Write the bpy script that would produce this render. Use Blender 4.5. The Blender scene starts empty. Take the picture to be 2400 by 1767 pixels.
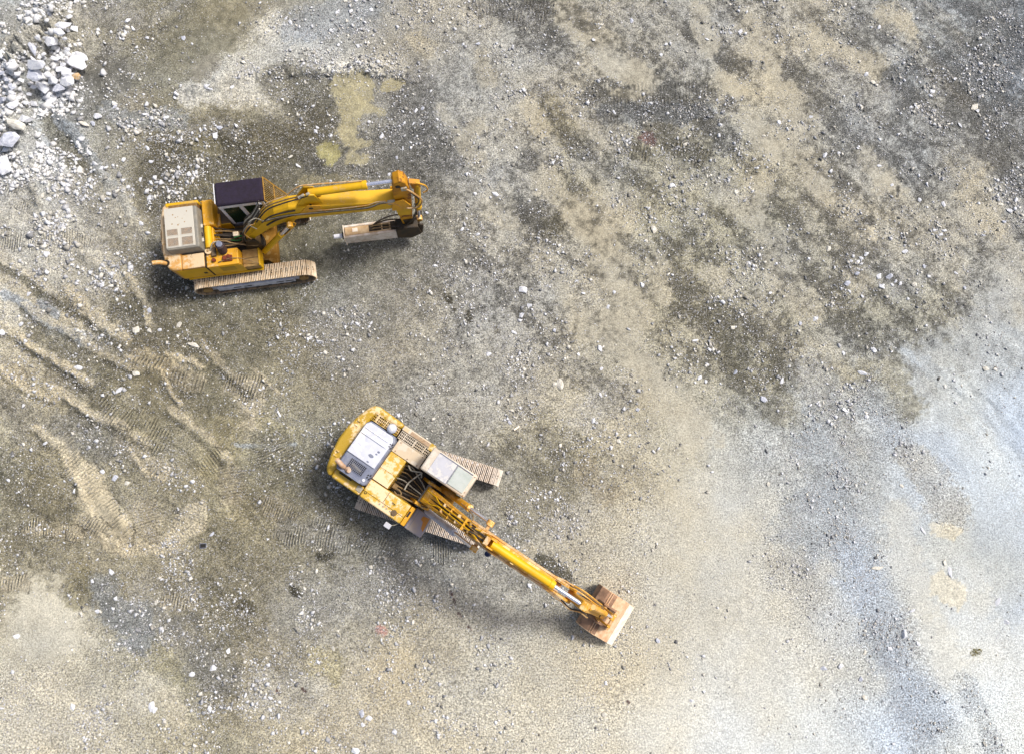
import bpy, bmesh, math, random
import numpy as np
from mathutils import Matrix, Vector

SC = bpy.context.scene
COL = SC.collection
rnd = random.Random(7)
R = math.radians

# ------------------------------------------------------------------ camera
FPX, CZ = 1600.0, 25.7                       # focal length in photo pixels, drone height in metres
_d = np.array([-70 / FPX, -286 / FPX, -1.0]); _d /= np.linalg.norm(_d)
_z = -_d; _y = np.array([0, 1.0, 0]); _y = _y - _z * _y.dot(_z); _y /= np.linalg.norm(_y)
ROT = np.stack([np.cross(_y, _z), _y, _z])   # camera axes -> world axes
CAM = np.array([0, 0, CZ])
cd = bpy.data.cameras.new('camera'); cam = bpy.data.objects.new('camera', cd); COL.objects.link(cam)
cd.sensor_fit = 'HORIZONTAL'; cd.sensor_width = 36; cd.lens = 24.0
cd.clip_start = 0.5; cd.clip_end = 2000
m4 = Matrix([[*ROT[i], CAM[i]] for i in range(3)] + [[0, 0, 0, 1]])
cam.matrix_world = m4
SC.camera = cam

# ------------------------------------------------------------------ light
SUN_EL, SUN_AZ = R(54), math.atan2(0.91, 0.42)      # azimuth measured from +Y towards +X
w = bpy.data.worlds.new('World'); SC.world = w; w.use_nodes = True
nt = w.node_tree
sky = nt.nodes.new('ShaderNodeTexSky'); sky.sky_type = 'NISHITA'; sky.sun_disc = False
sky.sun_elevation = SUN_EL; sky.sun_rotation = SUN_AZ; sky.dust_density = 5.0; sky.ozone_density = 0.6
bg = nt.nodes['Background']; bg.inputs[1].default_value = 0.055
nt.links.new(sky.outputs[0], bg.inputs[0])
sl = bpy.data.lights.new('sun', 'SUN'); sun = bpy.data.objects.new('sun', sl); COL.objects.link(sun)
sl.energy = 1.5; sl.angle = R(12); sl.color = (1.0, 0.975, 0.94)
sdir = Vector((math.sin(SUN_AZ) * math.cos(SUN_EL), math.cos(SUN_AZ) * math.cos(SUN_EL), math.sin(SUN_EL)))
sun.rotation_euler = sdir.to_track_quat('Z', 'Y').to_euler()
SC.view_settings.view_transform = 'Standard'; SC.view_settings.look = 'None'
SC.view_settings.gamma = 1.0; SC.view_settings.exposure = 1.32


# ------------------------------------------------------------------ photo measurements -> world
def at(px, py, z=0.0):
    """world point of height z seen at photo pixel (px, py); measuring aid."""
    r = ROT @ np.array([(px - 1200) / FPX, (883.5 - py) / FPX, -1.0])
    return CAM + (z - CZ) / r[2] * r


def photo_of(X, Y):
    """photo pixel of ground points (numpy)."""
    d = np.stack([X, Y, np.full_like(X, -CZ)], -1) @ ROT
    return 1200 + FPX * d[..., 0] / -d[..., 2], 883.5 - FPX * d[..., 1] / -d[..., 2]


# ------------------------------------------------------------------ noise (numpy)
_rng = np.random.default_rng(11)
_LAT = _rng.random((512, 512)).astype(np.float32)


def vnoise(x, y):
    xi = np.floor(x).astype(np.int64); yi = np.floor(y).astype(np.int64)
    fx = (x - xi).astype(np.float32); fy = (y - yi).astype(np.float32)
    fx = fx * fx * fx * (fx * (fx * 6 - 15) + 10); fy = fy * fy * fy * (fy * (fy * 6 - 15) + 10)
    a = _LAT[xi & 511, yi & 511]; b = _LAT[(xi + 1) & 511, yi & 511]
    c = _LAT[xi & 511, (yi + 1) & 511]; d = _LAT[(xi + 1) & 511, (yi + 1) & 511]
    return (a + (b - a) * fx) * (1 - fy) + (c + (d - c) * fx) * fy


def fbm(x, y, s, o=5, seed=0, rough=0.55):
    t = 0; amp = 1.0; n = 0
    for k in range(o):
        a = 0.6 * k + seed
        xr = x * math.cos(a) - y * math.sin(a); yr = x * math.sin(a) + y * math.cos(a)
        t = t + amp * vnoise(xr * s + 17.3 * seed + 5 * k, yr * s - 9.1 * seed + 3 * k); n += amp
        amp *= rough; s *= 2.03
    return (t / n - 0.5) * 2.6            # roughly -1..1


def sstep(a, b, x):
    t = np.clip((x - a) / (b - a), 0, 1); return t * t * (3 - 2 * t)


# ------------------------------------------------------------------ what lies on the quarry floor
# lightness of the fine soil, 0 dark wet grit .. 9 pale stone dust; hue of it; how stony it is
VAL = """6 5 4.5 5 5 6 6 6 5 6 6 5 5 5 4.5 4
7 5 5 6 6 5 5 5.5 4.5 5.5 5 5.5 5 5 4 4
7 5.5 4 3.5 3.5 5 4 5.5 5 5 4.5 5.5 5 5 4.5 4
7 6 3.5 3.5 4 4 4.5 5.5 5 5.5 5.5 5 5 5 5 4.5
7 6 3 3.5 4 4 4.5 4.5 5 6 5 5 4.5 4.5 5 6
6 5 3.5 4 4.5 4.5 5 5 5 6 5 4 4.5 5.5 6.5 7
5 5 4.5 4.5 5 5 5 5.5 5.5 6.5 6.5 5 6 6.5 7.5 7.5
4 5 4.5 5 4 4 4.5 5 5 6 7 7 6.5 6.5 7.5 8
4.5 5.5 5.5 4.5 5 4 5 5 6 7 7.5 7.5 7 7.5 7.5 7.5
5 5 4.5 4.5 5 5.5 5.5 6 6 7 7.5 7.5 7.5 7.5 8 8
7 6.5 5.5 4.5 5.5 6.5 6.5 7 7 7.5 7.5 8 8 7.5 8.5 8.5
7.5 7 6.5 5.5 6.5 6.5 7.5 7.5 7.5 8 8.5 8.5 8.5 8 8 9"""
HUE = """b n o o n n n n n n n n n n b b
b o o n n n n n n w n w n n b b
b n o o o n n n n n o o w n n b
n n o o o o n n w w o o n n n n
w n w o o o n n n w n o w o n n
w w o o o n n n n w o o o n b b
o w o o o n n n n w w o b n b b
o o o y o o n n n o w n b b b b
o w w o y o n n n w n n b n b b
o w o o w w n n w w w n n n b n
w w y o w w w w w w w n n n b n
w w w y w w w w w w n n b b b b"""
STO = """8 7 5 3 3 6 7 6 5 4 4 5 5 5 6 7
11 7 4 4 5 5 5 5 5 4 5 4 5 6 6 6
10 9 7 4 4 4 4 5 6 5 6 5 5 5 6 7
9 9 7 3 3 3 4 6 5 5 5 5 5 6 6 7
8 8 4 3 3 3 4 5 6 4 5 6 6 7 5 3
6 6 5 4 5 6 6 6 6 4 5 6 5 5 3 3
6 6 5 4 6 6 5 6 6 4 4 5 7 4 2 2
6 6 6 4 5 4 3 4 6 4 2 3 8 4 3 2
5 4 4 5 5 5 4 4 6 5 2 2 6 4 3 2
4 4 6 6 6 6 6 5 5 5 3 2 4 3 2 2
3 5 6 6 6 5 5 5 5 5 3 2 3 5 2 2
6 6 6 6 6 5 5 5 4 4 2 2 2 4 3 3"""
TINT = {'n': (1, .988, .925), 'y': (1, .955, .77), 'w': (1, .965, .86), 'b': (.955, 1.0, 1.03), 'o': (1, .965, .81),
        'c': (1, .95, .82), 'r': (1.05, .82, .78), 'g': (1, .965, .68)}
LEVEL = np.array([32, 50, 70, 92, 116, 141, 166, 190, 210, 229, 243], float)


def grid_of(t, f): return np.array([[f(c) for c in l.split()] for l in t.strip().split('\n')], dtype=np.float32)


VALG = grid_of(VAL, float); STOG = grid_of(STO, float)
TNTG = np.array([[TINT[c] for c in l.split()] for l in HUE.strip().split('\n')], dtype=np.float32)


def blur(G):
    P = np.pad(G, [(1, 1), (1, 1)] + [(0, 0)] * (G.ndim - 2), mode='edge')
    V = (P[:-2] + 2 * P[1:-1] + P[2:]) / 4
    return (V[:, :-2] + 2 * V[:, 1:-1] + V[:, 2:]) / 4


TNTG = blur(TNTG)


def gsample(G, px, py):
    gx = np.clip(px / 150 - .5, 0, 14.999); gy = np.clip(py / 147.25 - .5, 0, 10.999)
    xi = gx.astype(int); yi = gy.astype(int); fx = gx - xi; fy = gy - yi
    fx = fx * fx * (3 - 2 * fx); fy = fy * fy * (3 - 2 * fy)
    if G.ndim == 3: fx = fx[..., None]; fy = fy[..., None]
    return (G[yi, xi] * (1 - fx) + G[yi, xi + 1] * fx) * (1 - fy) + (G[yi + 1, xi] * (1 - fx) + G[yi + 1, xi + 1] * fx) * fy


# strokes: points (photo px), half width, softness 0..1, lightness, weight, hue, height m, ripple 0/1, stoniness change
S = []


def st(pts, hw, soft, val=None, wt=1.0, hue=None, h=0.0, rip=0.0, sto=0.0, warp=1.0, per=None):
    if val is not None and val < 4 and hw > 15: wt *= .72
    S.append((pts, hw, soft, val, wt, hue, h, rip, sto, warp, per))


# pale pushed-up berm and the spread gravel behind it
st([(600, 170), (700, 150), (800, 146), (900, 150), (970, 168)], 26, .7, 7.2, 1.0, 'n', 0, 0, 3)
st([(420, 224), (520, 200), (610, 180), (700, 165), (800, 160), (900, 167), (965, 182)], 16, .4, 9.2, 1.0, 'n', .2, 0, 7)
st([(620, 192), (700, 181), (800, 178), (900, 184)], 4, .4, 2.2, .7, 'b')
st([(600, 150), (690, 110), (640, 95)], 66, .8, 7.6, .85, 'n', 0, 0, 4)
st([(540, 150), (520, 190), (450, 220), (640, 215)], 38, .7, 7.4, .95, 'n', .03, 0, 3)
st([(880, 130), (980, 165)], 40, .9, 6.0, .5, 'n', 0, 0, 2)
st([(700, 60), (860, 30)], 40, .9, 5.6, .5, 'b', 0, 0, 3)
st([(960, 40), (1080, 110), (1130, 60)], 50, .9, 5.8, .6, 'n', 0, 0, 3)
# dark ground in front of the berm, ochre clearing in it
st([(680, 200), (760, 240), (720, 330), (560, 350), (420, 370), (360, 440)], 60, .7, 2.7, .8, 'o', 0, 0, 1)
st([(960, 200), (970, 300), (900, 360), (760, 410), (1000, 370)], 58, .7, 2.9, .8, 'n', 0, 0, 1)
st([(795, 195), (860, 195), (855, 230)], 24, .5, 6.3, .9, 'y', -.03, 0, -3)
st([(810, 220), (830, 265), (815, 320)], 26, .55, 6.2, .9, 'y', -.02, 0, -3)
st([(850, 262), (896, 262)], 10, .5, 6.4, .8, 'y', 0, 0, -3)
st([(905, 208), (935, 196)], 16, .5, 6.1, .9, 'y', 0, 0, -3)
st([(766, 356), (780, 368)], 22, .45, 5.9, .9, 'g', 0, 0, -3)
st([(832, 372), (852, 374)], 18, .5, 6.2, .85, 'y', 0, 0, -3)
st([(835, 342), (868, 332)], 9, .6, 6.0, .85, 'y', 0, 0, -2)
st([(700, 430), (740, 425), (850, 432)], 18, .7, 5.0, .8, 'y', 0, 0, -1)
# ripple prints and dark scrapes, top right
st([(1400, 235), (1500, 228), (1640, 222)], 34, .5, 2.3, .85, 'n', 0, .45, 0, 1, 8.5)
st([(1420, 262), (1520, 268), (1660, 262)], 26, .6, 2.6, .7, 'b', 0, .4, 2, 1, 8.5)
st([(1135, 12), (1200, 8), (1260, 10)], 30, .5, 2.4, .85, 'n', 0, .5, 1, 1, 8)
st([(1200, 40), (1258, 50)], 26, .6, 2.6, .7, 'n', 0, .7, 3)
st([(1240, 80), (1290, 110)], 34, .7, 2.4, .8, 'n', 0, 0, 1)
st([(1288, 8), (1305, 18)], 22, .6, 2.3, .7, 'n')
st([(1690, 115), (1705, 140), (1730, 155)], 27, .35, 2.0, .9, 'n', -.04, .4, -1)
st([(1740, 150), (1790, 170)], 26, .8, 3.2, .8, 'n')
st([(1620, 60), (1645, 90)], 22, .6, 2.8, .8, 'n')
st([(1705, 240), (1730, 225)], 20, .5, 2.6, .8, 'n')
st([(1595, 350), (1645, 370)], 20, .5, 2.6, .8, 'o', 0, .9, 0, 1, 8)
st([(1480, 352), (1535, 362)], 26, .6, 3.6, .7, 'o', 0, .7, 0, 1, 8)
st([(1665, 290), (1700, 325)], 32, .6, 2.6, .8, 'n', 0, .3)
st([(1235, 378), (1262, 392)], 24, .6, 2.2, .8, 'n', 0, 0, 1)
st([(1230, 490), (1260, 520)], 30, .8, 3.0, .7, 'n')
st([(1290, 520), (1300, 540)], 22, .7, 3.2, .7, 'o')
st([(1320, 430), (1370, 450)], 40, .9, 3.6, .6, 'o')
st([(1290, 260), (1330, 300), (1340, 340)], 34, .8, 3.3, .7, 'o')
st([(1480, 460), (1560, 520), (1660, 560), (1700, 500)], 50, .9, 3.3, .7, 'o', 0, 0, 1)
st([(1580, 640), (1620, 690), (1700, 760), (1780, 860)], 60, .9, 3.1, .75, 'o', 0, 0, 1)
st([(1800, 900), (1830, 960)], 34, .9, 3.6, .6, 'o', 0, 0, 1)
st([(1900, 850), (1950, 880), (2090, 870), (2120, 950)], 42, 1., 4.4, .5, 'o')
st([(1960, 700), (2060, 760), (2200, 720)], 60, .9, 3.7, .6, 'o')
st([(2180, 200), (2300, 150), (2390, 60)], 90, 1., 2.9, .7, 'b', 0, 0, 1)
st([(2200, 260), (2380, 330)], 80, .9, 2.7, .7, 'n', 0, 0, 1)
st([(1830, 110), (1850, 160)], 30, .7, 3.0, .8, 'n', 0, 0, 1)
st([(1480, 20), (1560, 60), (1480, 100)], 60, .9, 3.8, .7, 'n', 0, 0, 1)
st([(1560, 160), (1620, 190)], 46, .9, 3.8, .6, 'n')
# tan dust washed in streaks
T = dict(val=6.4, wt=.72, hue='w', sto=-2.5)
for pts, hw in [([(1335, 20), (1350, 60), (1440, 120), (1500, 180)], 34), ([(1640, 30), (1662, 90), (1665, 110)], 26), ([(1760, 60), (1790, 120), (1810, 135)], 34),
                ([(1380, 150), (1480, 165), (1530, 195)], 26), ([(1690, 170), (1700, 200), (1735, 215)], 16), ([(1810, 190), (1850, 240), (1900, 300)], 34),
                ([(1820, 320), (1880, 370), (1930, 440)], 34), ([(1750, 280), (1800, 340)], 24), ([(1440, 210), (1500, 230)], 14), ([(1260, 300), (1230, 250)], 24),
                ([(1370, 290), (1410, 330)], 22), ([(1270, 420), (1340, 500), (1400, 560)], 30), ([(1370, 500), (1440, 540), (1450, 470)], 46), ([(1420, 620), (1470, 690), (1490, 740)], 52),
                ([(1540, 620), (1550, 690)], 32), ([(1700, 450), (1760, 500), (1780, 440)], 40), ([(1800, 560), (1840, 660), (1890, 720)], 40), ([(1660, 640), (1700, 680)], 24),
                ([(1920, 100), (1990, 130), (2060, 150)], 30), ([(2030, 360), (2060, 430)], 30), ([(2090, 420), (2110, 460)], 20), ([(2000, 650), (2030, 660)], 24),
                ([(2280, 440), (2330, 520)], 40), ([(1380, 760), (1440, 780), (1520, 880)], 42), ([(1120, 290), (1080, 330), (1120, 380)], 24), ([(1040, 260), (1060, 300)], 16),
                ([(1140, 470), (1190, 520), (1180, 450)], 30), ([(1010, 120), (980, 90)], 20), ([(1130, 130), (1150, 190)], 20), ([(1270, 620), (1330, 700)], 30), ([(2080, 30), (2140, 80)], 24)]:
    st(pts, hw, .8, h=0, **T)
st([(2046, 545), (2050, 560)], 13, .3, 7.0, .95, 'w', .02, 0, -3)
st([(1500, 860), (1530, 930), (1600, 960), (1640, 1010)], 46, .9, 7.4, .8, 'w', 0, 0, -2)
# stones washed into streaks
for pts, hw, d in [([(1230, 215), (1290, 195)], 30, 4), ([(1340, 245), (1400, 280), (1440, 310), (1460, 340)], 30, 6), ([(1950, 140), (2010, 190)], 36, 4), ([(2060, 220), (2150, 250)], 26, 5),
                   ([(2180, 280), (2210, 300)], 22, 5), ([(2360, 470), (2390, 500)], 44, 8), ([(2200, 530), (2215, 540)], 18, 7), ([(2000, 605), (2010, 620)], 22, 7), ([(2080, 650), (2110, 670)], 26, 6),
                   ([(1460, 475), (1490, 490)], 26, 6), ([(1600, 500), (1640, 495)], 22, 6), ([(1250, 640), (1270, 670)], 36, 5), ([(1360, 680), (1390, 700)], 30, 4), ([(1600, 660), (1700, 700)], 34, 4),
                   ([(1380, 920), (1430, 930)], 44, 3), ([(1700, 430), (1740, 450)], 30, 4), ([(1580, 420), (1610, 430)], 20, 5), ([(1140, 20), (1240, 60)], 40, 2), ([(1350, 150), (1390, 140)], 22, 4),
                   ([(2120, 20), (2160, 10)], 26, 5), ([(2050, 70), (2065, 75)], 16, 5), ([(1720, 70), (1740, 80)], 20, 5), ([(1010, 610), (1060, 640), (1110, 620), (1160, 650)], 26, 4),
                   ([(700, 700), (780, 660), (900, 640), (990, 625)], 14, 3), ([(680, 760), (760, 800)], 60, 2), ([(1140, 780), (1180, 840)], 34, 3), ([(850, 90), (900, 150)], 24, 3),
                   ([(640, 280), (700, 280)], 30, 3), ([(980, 290), (1020, 240)], 26, 3), ([(1080, 430), (1100, 380)], 26, 3), ([(320, 1200), (420, 1320), (440, 1380)], 46, 4), ([(560, 1480), (660, 1540)], 60, 2),
                   ([(100, 1620), (200, 1660), (150, 1720)], 70, 3), ([(850, 1690), (920, 1700)], 30, 4), ([(1350, 1680), (1420, 1640)], 50, 2), ([(480, 1650), (560, 1680)], 30, 3)]:
    st(pts, hw, .9, None, 0, None, 0, 0, d)
for pts, hw, v in [([(760, 760), (840, 720), (950, 700)], 60, 5.4), ([(800, 830), (900, 850)], 50, 5.3), ([(1180, 760), (1220, 850), (1240, 960)], 44, 5.6), ([(1050, 640), (1130, 660)], 34, 5.6), ([(1250, 1180), (1320, 1230)], 50, 6.0), ([(700, 1430), (820, 1400), (900, 1380)], 70, 5.6),
                   ([(900, 1010), (960, 960)], 30, 5.2), ([(1330, 1000), (1400, 960), (1450, 920)], 50, 6.0), ([(620, 1620), (720, 1640)], 60, 6.3), ([(330, 1380), (400, 1480)], 40, 5.3)]:
    st(pts, hw, .95, v, .6, 'n', 0, 0, 3)
# grey gravel run, right
st([(1900, 870), (1950, 960), (1930, 1050)], 50, .95, 6.3, .7, 'b', 0, 0, 5)
st([(1930, 1050), (1940, 1160), (1900, 1240)], 70, .95, 6.2, .7, 'b', 0, 0, 5)
st([(2020, 940), (2060, 1010)], 60, .95, 6.4, .7, 'b', 0, 0, 5)
st([(2000, 1280), (2050, 1400), (2100, 1500)], 62, .95, 6.5, .7, 'b', 0, 0, 5)
st([(2080, 1500), (2140, 1620), (2170, 1720)], 60, .95, 6.4, .7, 'b', 0, 0, 5)
st([(2140, 1080), (2200, 1160), (2230, 1200)], 44, 1., 6.6, .6, 'n', 0, 0, 4)
st([(2260, 1600), (2300, 1660), (2340, 1767)], 26, .95, 6.8, .7, 'b', 0, 0, 4)
st([(1840, 1320), (1900, 1400)], 40, 1., 6.6, .6, 'n', 0, 0, 3)
st([(2320, 1280), (2380, 1420)], 50, 1., 7.0, .5, 'b', 0, 0, 0)
for k in range(7):
    x = 2120 + 52 * k
    st([(x, 820 + 26 * k), (x + 150, 960 + 36 * k), (x + 260, 1080 + 36 * k)], 9 + 3 * (k % 3), .9, 6.6 if k % 2 else 7.9, .5, 'b', -.015 if k % 2 else .015)
st([(2200, 1370), (2240, 1400)], 24, .6, 8.6, .7, 'w', .05, 0, -2)
st([(2190, 1235), (2230, 1245)], 18, .8, 8.4, .6, 'w', .02, 0, -2)
st([(2100, 1210), (2120, 1300), (2160, 1400)], 46, 1., 7.9, .5, 'n', 0, 0, -1)
st([(2170, 1480), (2220, 1560)], 60, 1., 8.1, .5, 'n', 0, 0, -1)
# crawler prints and shoved ridges, left
C = dict(val=7.2, wt=.9, hue='c', sto=-2)
st([(140, 1047), (200, 1120), (290, 1240)], 30, .35, h=.03, rip=1, per=8, **C)
st([(185, 1130), (215, 1210), (260, 1270), (285, 1290)], 14, .5, 7.2, .9, 'c', .09, 0, -1)
st([(250, 1180), (285, 1230)], 16, .5, 7.0, .9, 'c', .05, 0, -2)
st([(290, 1275), (340, 1285), (400, 1270), (440, 1235), (458, 1195)], 28, .7, 7.2, .85, 'c', .05, .35, 2)
st([(330, 1190), (345, 1240)], 32, .7, 6.0, .7, 'c', 0, .9, 1, 1, 7)
st([(290, 1020), (330, 1065), (375, 1105)], 30, .5, 5.9, .85, 'c', .03, .9, 0, 1, 8)
st([(298, 1030), (318, 1075), (345, 1112), (370, 1120)], 7, .5, 7.4, .9, 'c', .10, 0, 0)
st([(320, 1010), (375, 1040)], 7, .5, 6.8, .8, 'c', .07)
st([(80, 1235), (160, 1240), (180, 1250)], 22, .4, 6.2, .85, 'c', .02, 1, 0, 1, 6.5)
st([(190, 1215), (230, 1245)], 20, .5, 6.4, .8, 'c', .03, .8, 0, 1, 7)
st([(235, 930), (300, 985), (380, 1030)], 27, .5, 4.6, .8, 'o', 0, 1, -1, 1, 7.5)
st([(260, 900), (270, 930)], 22, .6, 4.4, .7, 'o', 0, 1, 0, 1, 7.5)
st([(340, 840), (400, 870), (465, 890)], 24, .5, 5.3, .8, 'c', .02, 1, -1, 1, 8.5)
st([(300, 835), (350, 862), (378, 878), (400, 920), (425, 945)], 7, .6, 6.6, .85, 'c', .10, 0, 0)
st([(395, 832), (430, 845), (472, 858)], 9, .6, 6.7, .85, 'c', .10, 0, 0)
st([(40, 790), (85, 825), (130, 850), (175, 875)], 9, .6, 6.9, .9, 'c', .13, 0, 1)
st([(150, 935), (190, 960), (235, 982)], 9, .6, 6.9, .9, 'c', .13, 0, 1)
st([(250, 972), (300, 1000)], 6, .6, 6.0, .7, 'c', .07)
st([(20, 870), (50, 895)], 30, .6, 6.0, .7, 'c', 0, .5, -1)
st([(10, 640), (90, 690), (190, 755)], 24, .6, 6.9, .85, 'c', .05, 0, -1)
st([(160, 690), (210, 730), (265, 758)], 20, .6, 7.0, .85, 'c', .08, 0, -1)
st([(100, 700), (120, 730)], 14, .6, 5.2, .7, 'b', .03, 0, 2)
st([(20, 690), (60, 720), (120, 770), (190, 795)], 16, .7, 5.6, .7, 'b', .05, 0, 3)
st([(140, 705), (175, 730)], 16, .7, 3.1, .8, 'o', -.04, .8, -1, 1, 7)
st([(265, 735), (310, 730)], 24, .6, 3.0, .8, 'o', -.04, .5, -1)
st([(70, 770), (160, 830), (250, 880)], 26, .8, 3.2, .8, 'o', -.05, 0, 0)
st([(250, 860), (330, 900), (380, 960)], 36, .9, 4.0, .7, 'o', -.03, 0, -2)
st([(30, 950), (80, 1000), (180, 1010), (230, 1040)], 44, .9, 3.4, .75, 'n', -.03, 0, -1)
st([(40, 1100), (120, 1190), (60, 1180)], 50, .9, 3.2, .75, 'o', -.03, 0, -1)
st([(560, 905), (590, 915)], 30, .6, 5.6, .8, 'c', .02, 1, -1, 1, 7)
st([(590, 965), (600, 985)], 36, .8, 7.0, .85, 'c', .03, .5, -1)
st([(510, 1010), (540, 1060), (500, 1090)], 36, .8, 5.3, .8, 'y', 0, .6, -1, 1, 7)
st([(620, 985), (660, 1010), (690, 1020)], 22, .8, 5.9, .75, 'y', .02, 0, 0)
st([(540, 1120), (545, 1150)], 30, .7, 5.4, .7, 'c', 0, .9, 0, 1, 7)
st([(600, 868), (630, 905), (660, 925)], 5, .6, 6.6, .8, 'c', .08)
st([(560, 1040), (640, 1045), (690, 1040)], 5, .8, 6.6, .7, 'b', .05, 0, 2)
st([(630, 1190), (680, 1210)], 26, .8, 5.4, .7, 'c', 0, .8, 0, 1, 6)
st([(680, 1245), (760, 1260), (800, 1270)], 30, .8, 5.2, .7, 'n', 0, .9, 0, 1, 6.5)
st([(740, 1225), (790, 1240)], 18, .8, 5.2, .7, 'n', 0, .8, 0, 1, 6.5)
st([(860, 1275), (890, 1290)], 34, .8, 4.0, .6, 'n', 0, 1, 0, 1, 7)
st([(1000, 1300), (1045, 1300)], 24, .8, 4.6, .6, 'n', 0, 1, 0, 1, 6)
st([(640, 1050), (660, 1100)], 40, .8, 4.2, .6, 'o', 0, .9, 0, 1, 6.5)
st([(120, 555), (220, 562)], 20, .6, 5.6, .7, 'c', 0, 1, -2, 1, 6)
st([(10, 560), (70, 572)], 24, .7, 6.4, .7, 'c', 0, .8, -3, 1, 6)
st([(60, 420), (75, 470), (10, 450)], 24, .7, 4.4, .6, 'n', 0, .9, -2, 1, 5.5)
st([(120, 290), (160, 340), (200, 400), (230, 470)], 28, .6, 3.1, .85, 'o', -.06, .3, -4)
st([(140, 280), (200, 350), (250, 420), (310, 510)], 14, .7, 5.6, .8, 'b', .12, 0, 3)
st([(80, 380), (75, 430), (95, 475)], 10, .6, 6.0, .8, 'w', .1, 0, 1)
st([(130, 440), (160, 420)], 24, .7, 6.2, .7, 'w', .06, 0, 1)
st([(180, 250), (210, 230), (190, 200)], 44, .8, 3.3, .8, 'n', -.03, 0, -4)
st([(250, 130), (300, 80), (330, 40)], 10, .7, 5.6, .7, 'n', .08, 0, 2)
st([(340, 60), (400, 20), (440, 0)], 9, .8, 5.4, .7, 'n', .07, 0, 1)
st([(370, 75), (420, 45)], 7, .8, 3.2, .6, 'n', -.05)
st([(230, 150), (255, 120)], 12, .8, 3.0, .7, 'n', -.05)
st([(420, 110), (520, 60)], 60, .9, 4.7, .6, 'o', 0, 0, -2)
st([(460, 165), (480, 150)], 28, .8, 5.6, .8, 'w', 0, 0, -3)
st([(240, 180), (270, 190)], 40, .9, 4.0, .8, 'n', 0, 0, -3)
st([(300, 240), (330, 235)], 24, .8, 5.0, .7, 'w', 0, 0, -1)
st([(260, 270), (330, 285), (420, 280)], 24, .8, 5.2, .6, 'b', .04, 0, 4)
st([(400, 330), (490, 300), (560, 300)], 16, .8, 5.0, .6, 'n', .05, 0, 3)
st([(380, 345), (450, 345), (540, 340)], 20, .7, 2.8, .8, 'o', -.04, .2, -2)
st([(440, 450), (520, 440), (640, 440)], 30, .8, 3.4, .8, 'y', 0, .3, -1)
st([(600, 585), (650, 590), (700, 580), (760, 570)], 50, .8, 3.3, .8, 'o', 0, .3, -1, 1, 12)
st([(470, 330), (500, 345)], 22, .8, 4.8, .7, 'y')
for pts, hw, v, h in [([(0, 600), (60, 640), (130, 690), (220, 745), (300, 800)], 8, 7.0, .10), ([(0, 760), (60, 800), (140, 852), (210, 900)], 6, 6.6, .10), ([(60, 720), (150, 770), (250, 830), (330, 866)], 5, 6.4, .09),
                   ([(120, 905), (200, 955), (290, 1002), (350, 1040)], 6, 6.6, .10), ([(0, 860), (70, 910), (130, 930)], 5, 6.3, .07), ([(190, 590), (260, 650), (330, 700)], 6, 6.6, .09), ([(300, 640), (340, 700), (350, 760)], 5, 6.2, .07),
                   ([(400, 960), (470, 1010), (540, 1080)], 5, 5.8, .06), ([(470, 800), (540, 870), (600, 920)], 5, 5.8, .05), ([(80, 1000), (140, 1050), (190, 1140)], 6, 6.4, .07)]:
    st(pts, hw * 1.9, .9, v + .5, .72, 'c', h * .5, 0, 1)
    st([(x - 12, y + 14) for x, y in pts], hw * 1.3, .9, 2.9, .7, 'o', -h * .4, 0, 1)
# cream patches, bottom left and centre
st([(90, 1420), (130, 1460), (150, 1480)], 70, .9, 8.0, .9, 'w', .03, 0, -3)
st([(60, 1500), (100, 1540)], 60, 1., 7.2, .7, 'w', 0, 0, -1)
st([(340, 1610), (320, 1650)], 40, .9, 7.2, .8, 'w', .02, 0, -2)
st([(390, 1640), (410, 1680)], 34, .9, 7.4, .8, 'c', .03, 0, -2)
st([(20, 1730), (60, 1750)], 50, .9, 7.6, .8, 'w')
st([(390, 1520), (430, 1580)], 40, .9, 5.6, .8, 'y')
st([(240, 1380), (320, 1500), (340, 1440)], 40, .9, 4.6, .6, 'b', 0, 0, 3)
st([(420, 1480), (470, 1560), (520, 1600)], 44, .9, 3.5, .75, 'n', 0, 0, 2)
st([(500, 1400), (560, 1460)], 36, .9, 3.7, .7, 'o')
st([(400, 1405), (440, 1412)], 16, .7, 5.9, .8, 'c', .02, .9, 0, 1, 7)
st([(10, 1368), (50, 1375)], 18, .6, 6.2, .8, 'c', .02, .9, 0, 1, 7)
st([(190, 1340), (180, 1390)], 30, .8, 4.6, .7, 'y')
st([(740, 1550), (770, 1560)], 40, .9, 6.2, .8, 'y')
st([(930, 1570), (970, 1620), (920, 1600)], 50, .9, 7.2, .8, 'c')
st([(1180, 1530), (1190, 1545)], 24, .9, 8.2, .8, 'w')
st([(1010, 1440), (1040, 1470)], 60, .9, 6.9, .6, 'w')
st([(1230, 1190), (1300, 1150), (1350, 1060)], 60, .9, 4.2, .6, 'o', 0, 0, 1)
st([(1380, 1110), (1420, 1160)], 34, .9, 5.4, .7, 'c', 0, 0, 0)
st([(1200, 1050), (1260, 1080), (1280, 1010)], 50, .9, 3.9, .7, 'o')
st([(1150, 1260), (1200, 1310), (1240, 1290)], 18, .9, 6.2, .8, 'c')
st([(1270, 1310), (1300, 1335), (1325, 1350)], 17, .35, 1.7, .92, 'o', 0, 0, -1)
st([(630, 690), (640, 700)], 30, .9, 3.3, .5, 'o')
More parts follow.
